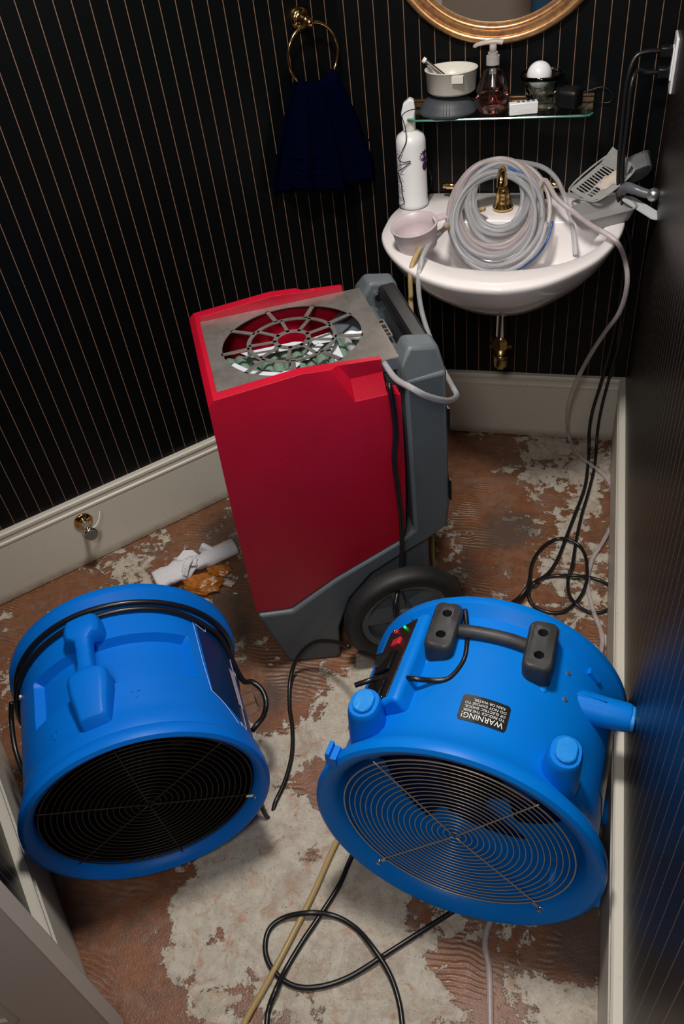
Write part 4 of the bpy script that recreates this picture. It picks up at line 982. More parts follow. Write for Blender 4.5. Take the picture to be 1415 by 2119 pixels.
def yb(px, py, d=0.036): return Y(px, py, BP.y-d-0.008)
pts = [Y(905, 228, -.05), Y(870, 226, -.07), yb(848, 228), yb(832, 240), yb(838, 262), yb(840, 292, .034), yb(832, 312, .034), yb(825, 330, .034), yb(835, 336, .034), yb(849, 334, .037), yb(837, 346, .034), yb(824, 356, .033), yb(830, 378, .032), yb(832, 400, .033), yb(836, 420, .036), Z(826, 428, ZS+.008), Z(850, 431, ZS+.006), Z(880, 424, ZS+.006), Y(884, 400, BP.y), Y(893, 378, -.03), Y(888, 352, -.012), Y(884, 330, -.012), Y(872, 262, -.012), Y(866, 240, -.012)]
tag(tube_obj('thin_cord', pts, 0.0012, M_cord, seg=6), 'thin black wire hanging down over the white pump bottle', 'cord')
# pale mauve cup lying tilted on the left of the basin
CP = Z(861, 470, ZS+0.056)
cup = thing('plastic_bowl', 'pale mauve plastic bowl with a small spout on the left rim of the sink', 'bowl', CP-Vector((0, 0, 0.030)), (R_(7), R_(-6), 0))
bm = bmesh.new(); lathe(bm, [(0, -0.026), (0.042, -0.026), (0.049, -0.018), (0.054, 0.010), (0.0570, 0.036), (0.0590, 0.037), (0.0600, 0.039), (0.0590, 0.042), (0.0555, 0.042), (0.052, 0.014), (0.045, -0.016), (0.040, -0.020), (0, -0.020)], 48)
link('bowl', bm, M_pink, cup, smooth=True)
bm = bmesh.new(); vs = box(bm, (0.060, 0.028, 0.036), (0.034, 0.028, 0.004), Matrix.Rotation(R_(25), 3, 'Z')); vs = box(bm, (0.074, 0.034, 0.028), (0.003, 0.026, 0.016), Matrix.Rotation(R_(25), 3, 'Z')); link('grip_tab', bm, M_pink, cup)
# litter scoop and clear trays on the right
def quadplane(o, x, y): return o
TP = Vector((-0.175, -0.085, 0.845))
tray = thing('plastic_tray', 'cloudy translucent plastic tray with long handle lying on the right end of the sink', 'tray', Z(1246, 452, ZS+0.004), (0, R_(-3), R_(26)))
M_cloudy = mat('cloudy_plastic', (0.42, 0.41, 0.41), 0.35, 0, Transmission_Weight=0.35, IOR=1.25)
bm = bmesh.new()
def rr4(wd, ln, r, z, n=5):
    out = []
    for cx, cy, a0 in ((wd/2-r, ln/2-r, 0), (-wd/2+r, ln/2-r, 90), (-wd/2+r, -ln/2+r, 180), (wd/2-r, -ln/2+r, 270)):
        for k in range(n): a = R_(a0+90*k/(n-1)); out.append((cx+r*math.cos(a), cy+r*math.sin(a), z))
    return out
def tray_bm(wd, ln, h, r=0.02, th=0.002):
    bm = bmesh.new(); lay = [rr4(wd*0.86, ln*0.86, r, 0), rr4(wd, ln, r, h), rr4(wd+0.006, ln+0.006, r, h), rr4(wd+0.006, ln+0.006, r, h-0.002)]
    rings = [[bm.verts.new(p) for p in l] for l in lay]
    for a, b_ in zip(rings, rings[1:]):
        for i in range(len(a)): bm.faces.new((a[i], a[(i+1) % len(a)], b_[(i+1) % len(a)], b_[i]))
    bm.faces.new(rings[0][::-1]); return bm
o = link('tray_body', tray_bm(0.15, 0.095, 0.030, 0.028), M_cloudy, tray, smooth=False); md = o.modifiers.new('s', 'SOLIDIFY'); md.thickness = 0.002
bpy.context.view_layer.update()
h0, h1 = Z(1300, 412, ZS+0.034), Z(1358, 448, ZS+0.030); hx = (h1-h0); hl = hx.length; hx.normalize(); hn = Vector((0, 0, 1)); hy = hn.cross(hx).normalized(); hn = hx.cross(hy)
hm = Matrix((hy, hx, -hn)).transposed().to_4x4(); hm.translation = (h0+h1)/2
bm = bmesh.new(); prism(bm, stadium(0.032, hl+0.03), -0.002, 0.002, 'XY'); o = link('tray_handle', bm, mat('milky_plastic', (0.55, 0.58, 0.60), 0.3), tray)
bh = bmesh.new(); cyl(bh, (0, hl/2-0.004, 0), 0.0065, 0.03, 16); ch = tmp(bh); ch.parent = tray
o.matrix_local = tray.matrix_world.inverted() @ hm; ch.matrix_local = o.matrix_local; bpy.context.view_layer.update(); cut(o, [ch]); o.data.materials.clear(); o.data.materials.append(bpy.data.materials['milky_plastic'])
# scoop
sc = thing('litter_scoop', 'grey slotted litter scoop with a ball-ended handle, resting on the cloudy tray', 'scoop')
S0 = Y(1225, 385, -0.085)
c00, c10, c01, c11 = Y(1178, 392, -0.10), Y(1262, 324, -0.045), Y(1222, 424, -0.155), Y(1312, 372, -0.10)
ux = (c10-c00).normalized(); uy = (c01-c00); uy = (uy-ux*uy.dot(ux)).normalized(); un = ux.cross(uy)
if un.z < 0: un = -un
ms = Matrix((ux, uy, un)).transposed().to_4x4(); ms.translation = c00; sc.matrix_world = ms
LX = 0.135; LY = 0.085
M_scoop = plastic('grey_scoop_plastic', (0.24, 0.24, 0.235), (0.30, 0.30, 0.29), 0.5, 50, (0.42, 0.38, 0.32), 0.2)
bm = bmesh.new(); prism(bm, [(0, 0), (LX, -0.004), (LX+0.012, LY*0.5), (LX, LY), (0.045, LY+0.004), (0.012, LY*0.8)], -0.002, 0.0, 'XY'); o = link('scoop_plate', bm, M_scoop, sc)
cs_ = []
for row, (y0, y1, i0, i1) in enumerate(((0.011, 0.043, 0, 15), (0.049, 0.064, 1, 12))):
    for k in range(i0, i1):
        b2 = bmesh.new(); x = 0.013+k*0.0079; sk = 0.004
        prism(b2, [(x, y0), (x+0.0046, y0), (x+0.0046+sk, y1), (x+sk, y1)], -0.01, 0.01, 'XY'); c = tmp(b2); c.parent = sc; cs_.append(c)
bpy.context.view_layer.update(); cut(o, cs_); o.data.materials.clear(); o.data.materials.append(M_scoop)
bm = bmesh.new()
outl = [(0, 0), (LX, -0.004), (LX+0.012, LY*0.5), (LX, LY), (0.045, LY+0.004), (0.012, LY*0.8)]
tube(bm, [(x, y, 0.002) for x, y in outl], 0.0028, 6, True, 5); link('scoop_rim', bm, M_scoop, sc, smooth=True)
bm = bmesh.new(); g = []
for i in range(6): g.append([bm.verts.new((LX*0.72+i*0.004, 0.0+i*0.016, 0.001)), bm.verts.new((LX+0.004, i*0.016, 0.024))])
for a, b_ in zip(g, g[1:]): bm.faces.new((a[0], b_[0], b_[1], a[1]))
o = link('scoop_back', bm, M_scoop, sc); o.modifiers.new('s', 'SOLIDIFY').thickness = 0.002
inv = ms.inverted()
hs = [Y(1284, 398, -0.115), Y(1296, 388, -0.14), Y(1312, 392, -0.16), Y(1332, 399, -0.17), Y(1348, 402, -0.175)]
bm = bmesh.new(); tube(bm, [inv @ p for p in hs], 0.011, 12, False, 6, rfun=lambda t: 0.014-0.004*t); link('scoop_handle', bm, mat('slate_plastic', (0.10, 0.11, 0.125), 0.3), sc, smooth=True)
bm = bmesh.new(); bmesh.ops.create_uvsphere(bm, u_segments=24, v_segments=16, radius=0.0165); bmesh.ops.translate(bm, vec=inv @ Y(1352, 403, -0.178), verts=bm.verts[:]); link('ball_end', bm, mat('satin_metal', (0.45, 0.45, 0.46), 0.3, 0.9), sc, smooth=True)
bm = bmesh.new(); rr = random.Random(9)
cc = bm.verts.new((0.088, 0.062, 0.0085)); rim = []
for i in range(30):
    t = 2*math.pi*i/30; r = 1+rr.uniform(-.22, .22); rim.append(bm.verts.new((0.088+0.040*r*math.cos(t)+0.012*math.sin(t), 0.060+0.020*r*math.sin(t), 0.0015)))
mid = [bm.verts.new(v.co.lerp(Vector((0.088, 0.062, 0.0)), 0.45)+Vector((0, 0, 0.005+rr.uniform(0, .004)))) for v in rim]
for i in range(30): bm.faces.new((cc, mid[i], mid[(i+1) % 30])); bm.faces.new((mid[i], rim[i], rim[(i+1) % 30], mid[(i+1) % 30]))
M_clump = mat('dried_litter', (0.50, 0.44, 0.38), 0.8); N, L, b = nodes(M_clump); v = coord(N)
L.new(mix(N, L, ramp(N, L, ntex(N, L, 35, 4, 0.6, v), [(0.52, (0, 0, 0)), (0.60, (1, 1, 1))]), (0.52, 0.45, 0.38), (0.36, 0.30, 0.44)), b.inputs['Base Color']); bump(N, L, b, ntex(N, L, 200, 4, 0.6, v), 0.6, 0.003)
clump = link('litter_residue', bm, M_clump, sc, smooth=True)
tr2 = thing('clear_container', 'clear empty plastic container with rounded rim behind the litter scoop', 'container', Y(1318, 362, -0.075), (R_(-52), R_(-14), R_(24)))
o = link('container_body', tray_bm(0.085, 0.075, 0.035, 0.028), mat('clear_grey_plastic', (0.42, 0.44, 0.46), 0.2, 0, Transmission_Weight=0.75, IOR=1.25), tr2); o.modifiers.new('s', 'SOLIDIFY').thickness = 0.0018

# ================================================================== glass shelf and what it carries
SY = -0.112
shelf = thing('glass_shelf', 'green-edged glass shelf on a brass rail under the round mirror', 'shelf', (-0.405, 0, SZ))
bm = bmesh.new(); wd = 0.46; pts = [(-wd/2, -0.006), (-wd/2, SY+0.02), (-wd/2+0.004, SY+0.008), (-wd/2+0.02, SY), (wd/2-0.02, SY), (wd/2-0.006, SY+0.006), (wd/2, SY+0.02), (wd/2, -0.006)]
prism(bm, pts, -0.006, 0, 'XY'); link('glass_pane', bm, M_glass, shelf)
bm = bmesh.new(); ep = [(x*1.002, y*1.002) for x, y in pts[1:-1]]; tube(bm, [(x, y, -0.003) for x, y in ep], 0.0027, 6, False, 1, False); link('polished_edge', bm, mat('green_glass_edge', (0.03, 0.17, 0.12), 0.15), shelf)
bm = bmesh.new(); box(bm, (0, -0.010, 0.0055), (0.462, 0.018, 0.010)); box(bm, (0, -0.007, 0.0145), (0.462, 0.010, 0.006)); box(bm, (0, -0.008, -0.0115), (0.462, 0.014, 0.010)); o = link('brass_rail', bm, M_rail, shelf); bevel_mod(o, 0.0012)
G = 0.0006
wp = Z(930, 226, SZ+.0); wp.y = -0.066
pw = thing('warmer_base', 'dark grey domed electric warmer with three vent slots on the glass shelf', 'warmer', (wp.x, wp.y, SZ+G))
pw.scale = (1.2, 1.15, 1.0)
bm = bmesh.new(); lathe(bm, [(0, 0), (0.058, 0), (0.062, 0.004), (0.062, 0.009), (0.059, 0.012), (0.056, 0.022), (0.047, 0.034), (0.034, 0.041), (0.024, 0.043), (0.022, 0.048), (0, 0.048)], 48)
for v in bm.verts: v.co.y *= 0.82
link('warmer_dome', bm, mat('slate_grey_plastic', (0.045, 0.052, 0.062), 0.5), pw, smooth=True)
bm = bmesh.new()
for k in (-1, 0, 1): box(bm, (k*0.0062+0.004, -0.0435, 0.022), (0.0015, 0.010, 0.022), Matrix.Rotation(R_(-28), 3, 'X'))
link('vent_slots', bm, M_blackp, pw)
pot = thing('white_pot', 'cream plastic pot standing on the grey warmer, handle tab in front', 'pot', (wp.x+0.010, wp.y, SZ+0.050))
pot.scale = (1.22, 1.15, 1.05)
bm = bmesh.new(); lathe(bm, [(0, 0), (0.044, 0), (0.050, 0.006), (0.0525, 0.05), (0.0545, 0.051), (0.0545, 0.053), (0.051, 0.053), (0.0485, 0.010), (0.043, 0.004), (0, 0.004)], 48)
for v in bm.verts: v.co.y *= 0.88
link('pot_body', bm, M_cream, pot, smooth=True)
bm = bmesh.new(); box(bm, (0.020, -0.0485, 0.047), (0.023, 0.012, 0.003)); box(bm, (0.020, -0.0535, 0.041), (0.023, 0.003, 0.014)); o = link('pot_tab', bm, M_cream, pot)
hv = thing('spatula_handle', 'glossy dark stick with chrome tip leaning in the cream pot', 'stick', (wp.x-0.005, wp.y, SZ+0.085), (0, R_(-52), 0))
bm = bmesh.new(); cyl(bm, (0, 0, 0.025), 0.0058, 0.075, 16); link('stick', bm, M_chrome, hv, auto=40)
bm = bmesh.new(); cyl(bm, (0, 0, 0.066), 0.0068, 0.008, 16); link('tip', bm, M_whitep, hv, auto=40)
# soap dispenser
sp = Z(1018, 232, SZ); sd = thing('soap_dispenser', 'clear teardrop pump dispenser half full of pink soap on the glass shelf', 'soap dispenser', (sp.x, -0.072, SZ+G))
sd.scale = (1.32, 1.2, 0.94)
bm = bmesh.new(); lathe(bm, [(0, 0), (0.022, 0), (0.028, 0.006), (0.0345, 0.030), (0.0335, 0.045), (0.026, 0.075), (0.017, 0.105), (0.013, 0.118), (0.0115, 0.118), (0.0155, 0.105), (0.0245, 0.075), (0.0318, 0.045), (0.0328, 0.030), (0.0265, 0.0075), (0.021, 0.002), (0, 0.002)], 40); link('bottle_shell', bm, M_glass2, sd, smooth=True)
bm = bmesh.new(); lathe(bm, [(0, 0.0026), (0.0206, 0.0026), (0.0260, 0.008), (0.0322, 0.030), (0.0312, 0.044), (0, 0.044)], 40); link('pink_soap', bm, M_soap, sd, smooth=True)
bm = bmesh.new(); cyl(bm, (0, 0, 0.127), 0.0122, 0.022, 24); cyl(bm, (0, 0, 0.142), 0.009, 0.008, 24); cyl(bm, (0, 0, 0.105), 0.007, 0.02, 12)
link('pump_collar', bm, mat('frosted_plastic', (0.62, 0.60, 0.58), 0.3, 0, Transmission_Weight=0.5, IOR=1.3), sd, auto=40)
bm = bmesh.new(); cyl(bm, (0, 0, 0.155), 0.0065, 0.022, 16); tube(bm, [(0.018, 0, 0.168), (0.005, 0, 0.171), (-0.015, -0.002, 0.169), (-0.030, -0.004, 0.165), (-0.033, -0.004, 0.160)], 0.005, 10, False, 6, rfun=lambda t: 0.0075-0.004*t); link('pump_head', bm, bpy.data.materials['frosted_plastic'], sd, smooth=True)
tube_obj('dip_tube', [(0, 0, 0.10), (0.001, 0, 0.06), (0.008, 0, 0.006)], 0.0022, M_clear, sd)
# glass votive with white ball
vp = Z(1120, 212, SZ); vo = thing('glass_votive', 'flared clear glass votive holding pebbles and a white ball', 'glass holder', (vp.x, -0.050, SZ+G))
vo.scale = (1.32, 1.1, 1.12)
bm = bmesh.new(); lathe(bm, [(0, 0), (0.024, 0), (0.027, 0.004), (0.029, 0.045), (0.030, 0.052), (0.038, 0.060), (0.0415, 0.072), (0.0395, 0.072), (0.0355, 0.061), (0.0275, 0.053), (0.0262, 0.045), (0.022, 0.026), (0.012, 0.020), (0, 0.019)], 40); link('glass_body', bm, M_glass2, vo, smooth=True)
for k in range(14):
    a = rnd.uniform(0, 6.28); r = rnd.uniform(0, 0.015); bm = bmesh.new(); bmesh.ops.create_icosphere(bm, subdivisions=2, radius=0.0045); bmesh.ops.scale(bm, vec=(1, 0.8, 0.6), verts=bm.verts[:])
    o = link('pebble', bm, bpy.data.materials.get('peb%d' % (k % 3)) or mat('peb%d' % (k % 3), ((0.5, .42, .33), (0.65, .62, .55), (0.3, .25, .2))[k % 3], 0.4), None, smooth=True)
    o.location = (vp.x+r*math.cos(a), -0.050+r*math.sin(a), SZ+0.032+(k // 5)*0.007); tag(o, 'small polished pebble inside the flared glass votive', 'pebble', 'pebbles in the glass votive')
bm = bmesh.new(); bmesh.ops.create_uvsphere(bm, u_segments=32, v_segments=20, radius=0.030); tag(link('white_ball', bm, M_whitep, smooth=True), 'white plastic ball sitting in the glass votive', 'ball').location = (vp.x-0.006, -0.052, SZ+0.078)
# white clip box
cp = Z(1083, 232, SZ); wc = thing('white_adapter', 'small white slotted plastic block lying at the front of the glass shelf', 'plastic block', (cp.x, -0.094, SZ+G), (0, 0, R_(12)))
wc.scale = (1.2, 1.2, 1.15)
bm = bmesh.new(); vs = box(bm, (0, 0, 0.0125), (0.058, 0.017, 0.024)); o = link('block', bm, M_whitep, wc); bevel_mod(o, 0.0015)
bm = bmesh.new()
for k in range(4): box(bm, (-0.010+k*0.010, 0.001, 0.0247), (0.006, 0.007, 0.0012))
box(bm, (-0.0292, 0, 0.0125), (0.001, 0.011, 0.008)); link('slots', bm, mat('slot_shadow_grey', (0.10, 0.10, 0.10), 0.6), wc)
bm = bmesh.new()
for k in range(9): box(bm, (-0.012+k*0.0038, -0.0086, 0.011), (0.0012, 0.0008, 0.009), Matrix.Rotation(R_(25), 3, 'Y'))
link('ribs', bm, M_whitep, wc)
bp = Z(1178, 213, SZ); ba = thing('black_adapter', 'small rounded black power adapter at the right end of the glass shelf', 'adapter', (bp.x, -0.060, SZ+G), (0, 0, R_(-20)))
ba.scale = (1.2, 1.2, 1.1)
bm = bmesh.new(); box(bm, (0, 0, 0.022), (0.048, 0.042, 0.043)); o = link('adapter_body', bm, M_blackp, ba); bevel_mod(o, 0.011, 4)
tag(tube_obj('thin_cord', [Y(1195, 212, -.06), Y(1215, 212, -.03), Y(1238, 212, -.010), Y(1258, 212, -.009), Y(1268, 203, -.009), Y(1262, 188, -.009), Y(1245, 180, -.009), Y(1220, 187, -.009), Y(1205, 192, -.010), Y(1196, 200, -.04)], 0.0013, M_cord, seg=6), 'thin black wire curling against the wall beside the black adapter', 'cord')

# ================================================================== mirror, outlet, towel ring
MC = Vector((-0.418, 0, 1.487))
mir = thing('round_mirror', 'round mirror in a reeded gilt frame on the back wall', 'mirror', MC, (R_(90), 0, 0))
RF = 0.284
bm = bmesh.new(); prof = [(RF, 0), (RF, 0.012), (RF-0.004, 0.019), (RF-0.012, 0.022), (RF-0.018, 0.019), (RF-0.020, 0.015), (RF-0.024, 0.017), (RF-0.030, 0.017), (RF-0.033, 0.013), (RF-0.036, 0.014), (RF-0.040, 0.013), (RF-0.042, 0.010), (RF-0.046, 0.010), (RF-0.049, 0.006), (RF-0.049, 0.0)]
lathe(bm, prof, 128, close=True); link('gilt_frame', bm, M_gold, mir, auto=50)
bm = bmesh.new(); cyl(bm, (0, 0, 0.003), RF-0.046, 0.004, 96); link('mirror_glass', bm, M_mirror, mir)
ot = thing('wall_outlet', 'white outlet plate on the right wall near the corner with two black plugs', 'outlet', (0, -0.085, 1.165))
bm = bmesh.new(); vs = box(bm, (-0.0035, 0, 0), (0.007, 0.074, 0.118)); o = link('cover_plate', bm, M_whitep, ot); bevel_mod(o, 0.003, 2)
bm = bmesh.new(); box(bm, (-0.008, 0, 0), (0.003, 0.034, 0.068)); link('receptacle', bm, M_whitep, ot)
def plug_cord(label, z0, path, r):
    t = thing('plug', label, 'plug', (-0.010, -0.085, z0)); bm = bmesh.new(); box(bm, (-0.014, 0, 0), (0.026, 0.024, 0.022)); o = link('plug_body', bm, M_blackp, t); bevel_mod(o, 0.004)
    bm = bmesh.new(); cyl(bm, (-0.038, 0, 0.001), 0.007, 0.026, 10, 'X', 0.0045); link('strain_relief', bm, M_blackp, t)
plug_cord('upper black plug in the wall outlet', 1.190, None, 0)
plug_cord('lower black plug in the wall outlet', 1.145, None, 0)
def zz(px, py): return Z(px, py, 0.0065)
def z3(a, b_, h=0.0065): return Z(900+a/2.748, 740+b_/2.748, h)
A1 = [Vector((-0.060, -0.085, 1.191)), Y(1315, 118, -.09), Y(1298, 165, -.10), Y(1288, 250, -.10), Y(1281, 330, -.11), Y(1279, 400, -.12), Y(1284, 450, -.10), Vector((-0.055, -0.10, .70)), Vector((-0.055, -0.07, .45)), Y(1246, 783, -.05), Y(1227, 845, -.05), Y(1219, 890, -.05)]
A1 += [z3(875, 520), z3(868, 620), z3(850, 740), z3(800, 880), z3(750, 1010), z3(700, 1140), z3(640, 1230), z3(560, 1282), z3(530, 1340, .014), z3(560, 1410), z3(650, 1450), z3(740, 1440), z3(820, 1370), z3(862, 1270, .014), z3(860, 1150), z3(825, 1075), z3(760, 1035, .014), z3(690, 1032), z3(610, 1080), z3(552, 1170), z3(530, 1290, .018), z3(480, 1360), z3(405, 1418), z3(330, 1480), z3(240, 1600)]
tag(tube_obj('extension_cord', A1, 0.0052, M_cord, seg=10), 'black cord from the upper plug down the corner, looping twice on the floor', 'cord')
B1 = [Vector((-0.060, -0.085, 1.146)), Y(1320, 146, -.09), Y(1306, 175, -.11), Y(1298, 250, -.12), Y(1289, 330, -.125), Y(1287, 400, -.13), Y(1290, 450, -.11), Vector((-0.040, -0.10, .70)), Vector((-0.035, -0.07, .45)), Y(1259, 786, -.04), Y(1244, 845, -.04), Y(1236, 893, -.04)]
B1 += [z3(915, 540), z3(903, 640), z3(868, 780), z3(835, 890), z3(802, 1040), z3(782, 1170, .018), z3(757, 1255), z3(760, 1340), z3(800, 1400, .018), z3(870, 1445), z3(950, 1447), z3(1008, 1410), z3(1020, 1350), z3(980, 1290), z3(900, 1255), z3(800, 1240, .018), z3(700, 1240), z3(620, 1252), z3(570, 1280, .02), z3(530, 1320, .008), z3(470, 1385, .018), z3(395, 1428, .016), z3(320, 1500, .016)]
tag(tube_obj('extension_cord', B1, 0.0048, M_cord, seg=10), 'black cord from the lower plug, its wide flat loop lying near the right baseboard', 'cord')

# towel ring
TR = Lw(620, 38, 0.0); ring_z = TR.z
lrot = math.atan2(LN.y, LN.x)
tr = thing('towel_ring', 'brass towel ring on a round rosette holding the navy towel', 'towel ring', TR, (0, 0, lrot))   # local +x = off the wall
bm = bmesh.new(); lathe(bm, [(0, 0), (0.028, 0), (0.029, 0.003), (0.025, 0.006), (0.024, 0.010), (0.020, 0.011), (0.014, 0.015), (0.010, 0.026), (0.008, 0.038), (0, 0.038)], 40, Matrix.Rotation(R_(90), 4, 'Y')); link('rosette', bm, M_brass, tr, smooth=True)
bm = bmesh.new(); bmesh.ops.create_uvsphere(bm, u_segments=24, v_segments=16, radius=0.0115); bmesh.ops.translate(bm, vec=(0.046, 0, -0.004), verts=bm.verts[:]); link('ball_joint', bm, M_brass, tr, smooth=True)
RR = 0.072
bm = bmesh.new(); tube(bm, [(0.046+0.012*math.cos(t)*0, RR*math.sin(t), -0.004-RR+RR*math.cos(t)) for t in [2*math.pi*i/48 for i in range(48)]], 0.0038, 10, True, 1, False); link('ring', bm, M_brass, tr, smooth=True)
# towel: folded over the ring, two leaves hanging
tw = thing('hand_towel', 'dark navy hand towel draped through the brass ring on the left wall', 'towel', TR, (0, 0, lrot))
bm = bmesh.new(); g = []
for i in range(41):
    s = i/40; row = []
    for j in range(49):
        u = j/48*2-1
        top = -0.004-RR*2+0.004 + 0.022*(u**2)
        if s < 0.5: k = 1-s*2; face = 1
        else: k = s*2-1; face = -1
        ln = 0.27+0.02*u if face == 1 else 0.245-0.02*u
        wdt = 0.050+0.090*min(1, k*1.15)**0.8
        off = 0.046+face*(0.008+0.010*k) + 0.009*k*math.sin(u*8.5+face) + 0.004*math.sin(u*17)*k
        off = max(off, 0.008)
        if k < 0.03: off = 0.046
        row.append(bm.verts.new((off, u*wdt*(1.08 if face == -1 else 0.95)+face*0.012*k, top+0.006*(1-k)-ln*k)))
    g.append(row)
for i in range(40):
    for j in range(48): bm.faces.new((g[i][j], g[i+1][j], g[i+1][j+1], g[i][j+1]))
o = link('towel_cloth', bm, M_towel, tw, smooth=True); md = o.modifiers.new('s', 'SOLIDIFY'); md.thickness = 0.004; md.offset = 0
bm = bmesh.new()
for dz in (0.045, 0.062, 0.092):
    P_ = [g_ for g_ in ()]
    pts = []
    for j in range(25):
        u = j/24*2-1; k = 1-dz/0.27; top = -RR*2+0.022*u*u
        pts.append((0.046+0.008+0.010*k+0.009*k*math.sin(u*8.5+1)+0.004*math.sin(u*17)*k+0.002, u*(0.143)*0.93+0.012*k, top+0.006*(1-k)-(0.27+0.02*u)*k))
    tube(bm, pts, 0.0022, 5, False, 2)
link('woven_band', bm, M_towel, tw, smooth=True)

# door stop on the left skirting
ds_ = Lw(172, 1078, 0.019); dst = thing('door_stop', 'brass and chrome door stop with rubber tip screwed to the left baseboard', 'door stop', ds_, (0, 0, lrot))
dst.scale = (1.2,)*3
bm = bmesh.new(); lathe(bm, [(0, 0), (0.0235, 0), (0.024, 0.003), (0.020, 0.006), (0.008, 0.009), (0, 0.009)], 36, Matrix.Rotation(R_(90), 4, 'Y')); link('flange', bm, M_brass, dst, smooth=True)
bm = bmesh.new(); lathe(bm, [(0, 0.008), (0.008, 0.008), (0.0095, 0.016), (0.0065, 0.022), (0.006, 0.045), (0.011, 0.052), (0.017, 0.056), (0.017, 0.062), (0.0, 0.062)], 28, Matrix.Rotation(R_(90), 4, 'Y')); link('stem', bm, M_chrome, dst, smooth=True)
bm = bmesh.new(); cyl(bm, (0.064, 0, 0), 0.0145, 0.006, 24, 'X'); link('tip', bm, mat('grey_tip', (0.12, 0.11, 0.10), 0.7), dst, auto=40)
tube_obj('tie_tail', [(0.05, 0.004, 0.004), (0.046, 0.024, 0.010), (0.04, 0.036, 0.022), (0.036, 0.042, 0.034)], 0.0018, M_whitep, dst)

# ================================================================== rubbish on the floor
p0, p1 = Z(322, 1205, .028), Z(486, 1130, .030)
rl = thing('paper_towel_roll', 'crumpled white paper towel roll tied in the middle, on orange foam', 'paper roll')
bm = bmesh.new(); d = (p1-p0); up = Vector((0, 0, 1)); sd_ = d.cross(up).normalized(); g = []
for i in range(33):
    t = i/32; c = p0+d*t; pinch = 1-0.45*math.exp(-((t-0.46)/0.07)**2); r0 = (0.026 if t > 0.5 else 0.030)*pinch; row = []
    for k in range(20):
        a = 2*math.pi*k/20; nz = noise.noise(Vector((t*9, math.cos(a)*1.5, math.sin(a)*1.5)))*(0.009 if t < 0.6 else 0.002)
        r = r0+nz+(0.004*math.sin(a*3+t*6) if t < 0.45 else 0); row.append(bm.verts.new(c+(sd_*math.cos(a)*1.15+up*math.sin(a)*0.85)*r))
    g.append(row)
for a, b_ in zip(g, g[1:]):
    for k in range(20): bm.faces.new((a[k], a[(k+1) % 20], b_[(k+1) % 20], b_[k]))
bm.faces.new(g[-1]); bm.faces.new(g[0][::-1])
link('roll', bm, M_paper, rl, smooth=True)
def crumple(name, c, sx, sy, h, seed, m, par=None):
    bm = bmesh.new(); bmesh.ops.create_icosphere(bm, subdivisions=4, radius=1)
    for v in bm.verts:
        n_ = noise.fractal(v.co*1.6+Vector((seed, seed*2, 0)), 0.8, 2.2, 4); v.co *= 1+0.35*n_; v.co = Vector((v.co.x*sx, v.co.y*sy, max(v.co.z, -0.2)*h)) + Vector(c)
    return link(name, bm, m, par, smooth=True)
pm = p0.lerp(p1, 0.46)
crumple('paper_knot', pm+Vector((0, 0, .016)), 0.024, 0.018, 0.014, 3, M_paper, rl)
bm = bmesh.new()
for q in (0.0, 0.5): tube(bm, [pm+Vector((0.012*q, 0, .028)), pm+Vector((-.006+q*.02, -.028, .030)), pm+Vector((-.01+q*.02, -.05, .006))], 0.006, 6, False, 5)
link('tie_ends', bm, M_paper, rl, smooth=True)
bm = bmesh.new(); pp = Z(428, 1138, .045); box(bm, pp, (0.045, 0.018, 0.035), Matrix.Rotation(R_(30), 3, 'Y')); o = link('loose_fold', bm, M_paper, rl); bevel_mod(o, 0.006)
tag(crumple('wet_foam_lump', Z(420, 1208, .010), 0.060, 0.040, 0.016, 8, M_foam), 'wet orange foam lump in front of the paper roll', 'foam debris', 'orange foam debris')
tag(crumple('wet_foam_lump', Z(352, 1178, .010), 0.024, 0.020, 0.014, 12, M_foam), 'small orange foam piece behind the left half of the paper roll', 'foam debris', 'orange foam debris')
tag(crumple('wet_foam_lump', Z(452, 1180, .008), 0.040, 0.022, 0.012, 17, M_foam), 'orange foam piece under the right end of the paper roll', 'foam debris', 'orange foam debris')
M_pale = mat('pale_debris', (0.55, 0.48, 0.38), 0.8)
tag(crumple('plaster_crumb', Z(474, 1208, .006), 0.018, 0.010, 0.008, 4, M_pale), 'pale crumb at the tip of the orange foam', 'crumb')
tag(crumple('plaster_crumb', Z(427, 1243, .004), 0.010, 0.007, 0.005, 6, M_pale), 'pale crumb just behind the rim of the left fan', 'crumb')
bm = bmesh.new(); prism(bm, [(0, 0), (0.055, 0.0), (0.06, 0.03), (0.045, 0.05), (0.02, 0.055), (-0.005, 0.03)], 0, 0.0012, 'XY'); o = link('paper_scrap', bm, M_paper); o.location = Z(372, 1172, .030); o.rotation_euler = (R_(12), R_(5), R_(30)); tag(o, 'flat torn white paper scrap leaning behind the paper roll', 'paper scrap')
for px, py, s, sd2, lab in ((574, 1362, .006, 1, 'pale plaster chip nearest the front foot of the dehumidifier'), (560, 1375, .005, 2, 'small plaster chip between the left fan and the dehumidifier foot, lowest of three'), (487, 1228, .005, 3, 'tiny plaster chip just below the foam crumb, beside the red dehumidifier'), (300, 1150, .004, 4, 'tiny plaster chip near the left baseboard, left of the paper roll'), (590, 1338, .004, 5, 'tiny plaster chip touching the sloped grey base of the dehumidifier')):
    tag(crumple('plaster_chip', Z(px, py, .002), s*1.3, s*.7, s*.6, sd2*5.0, M_pale), lab, 'chip', 'loose plaster chips')

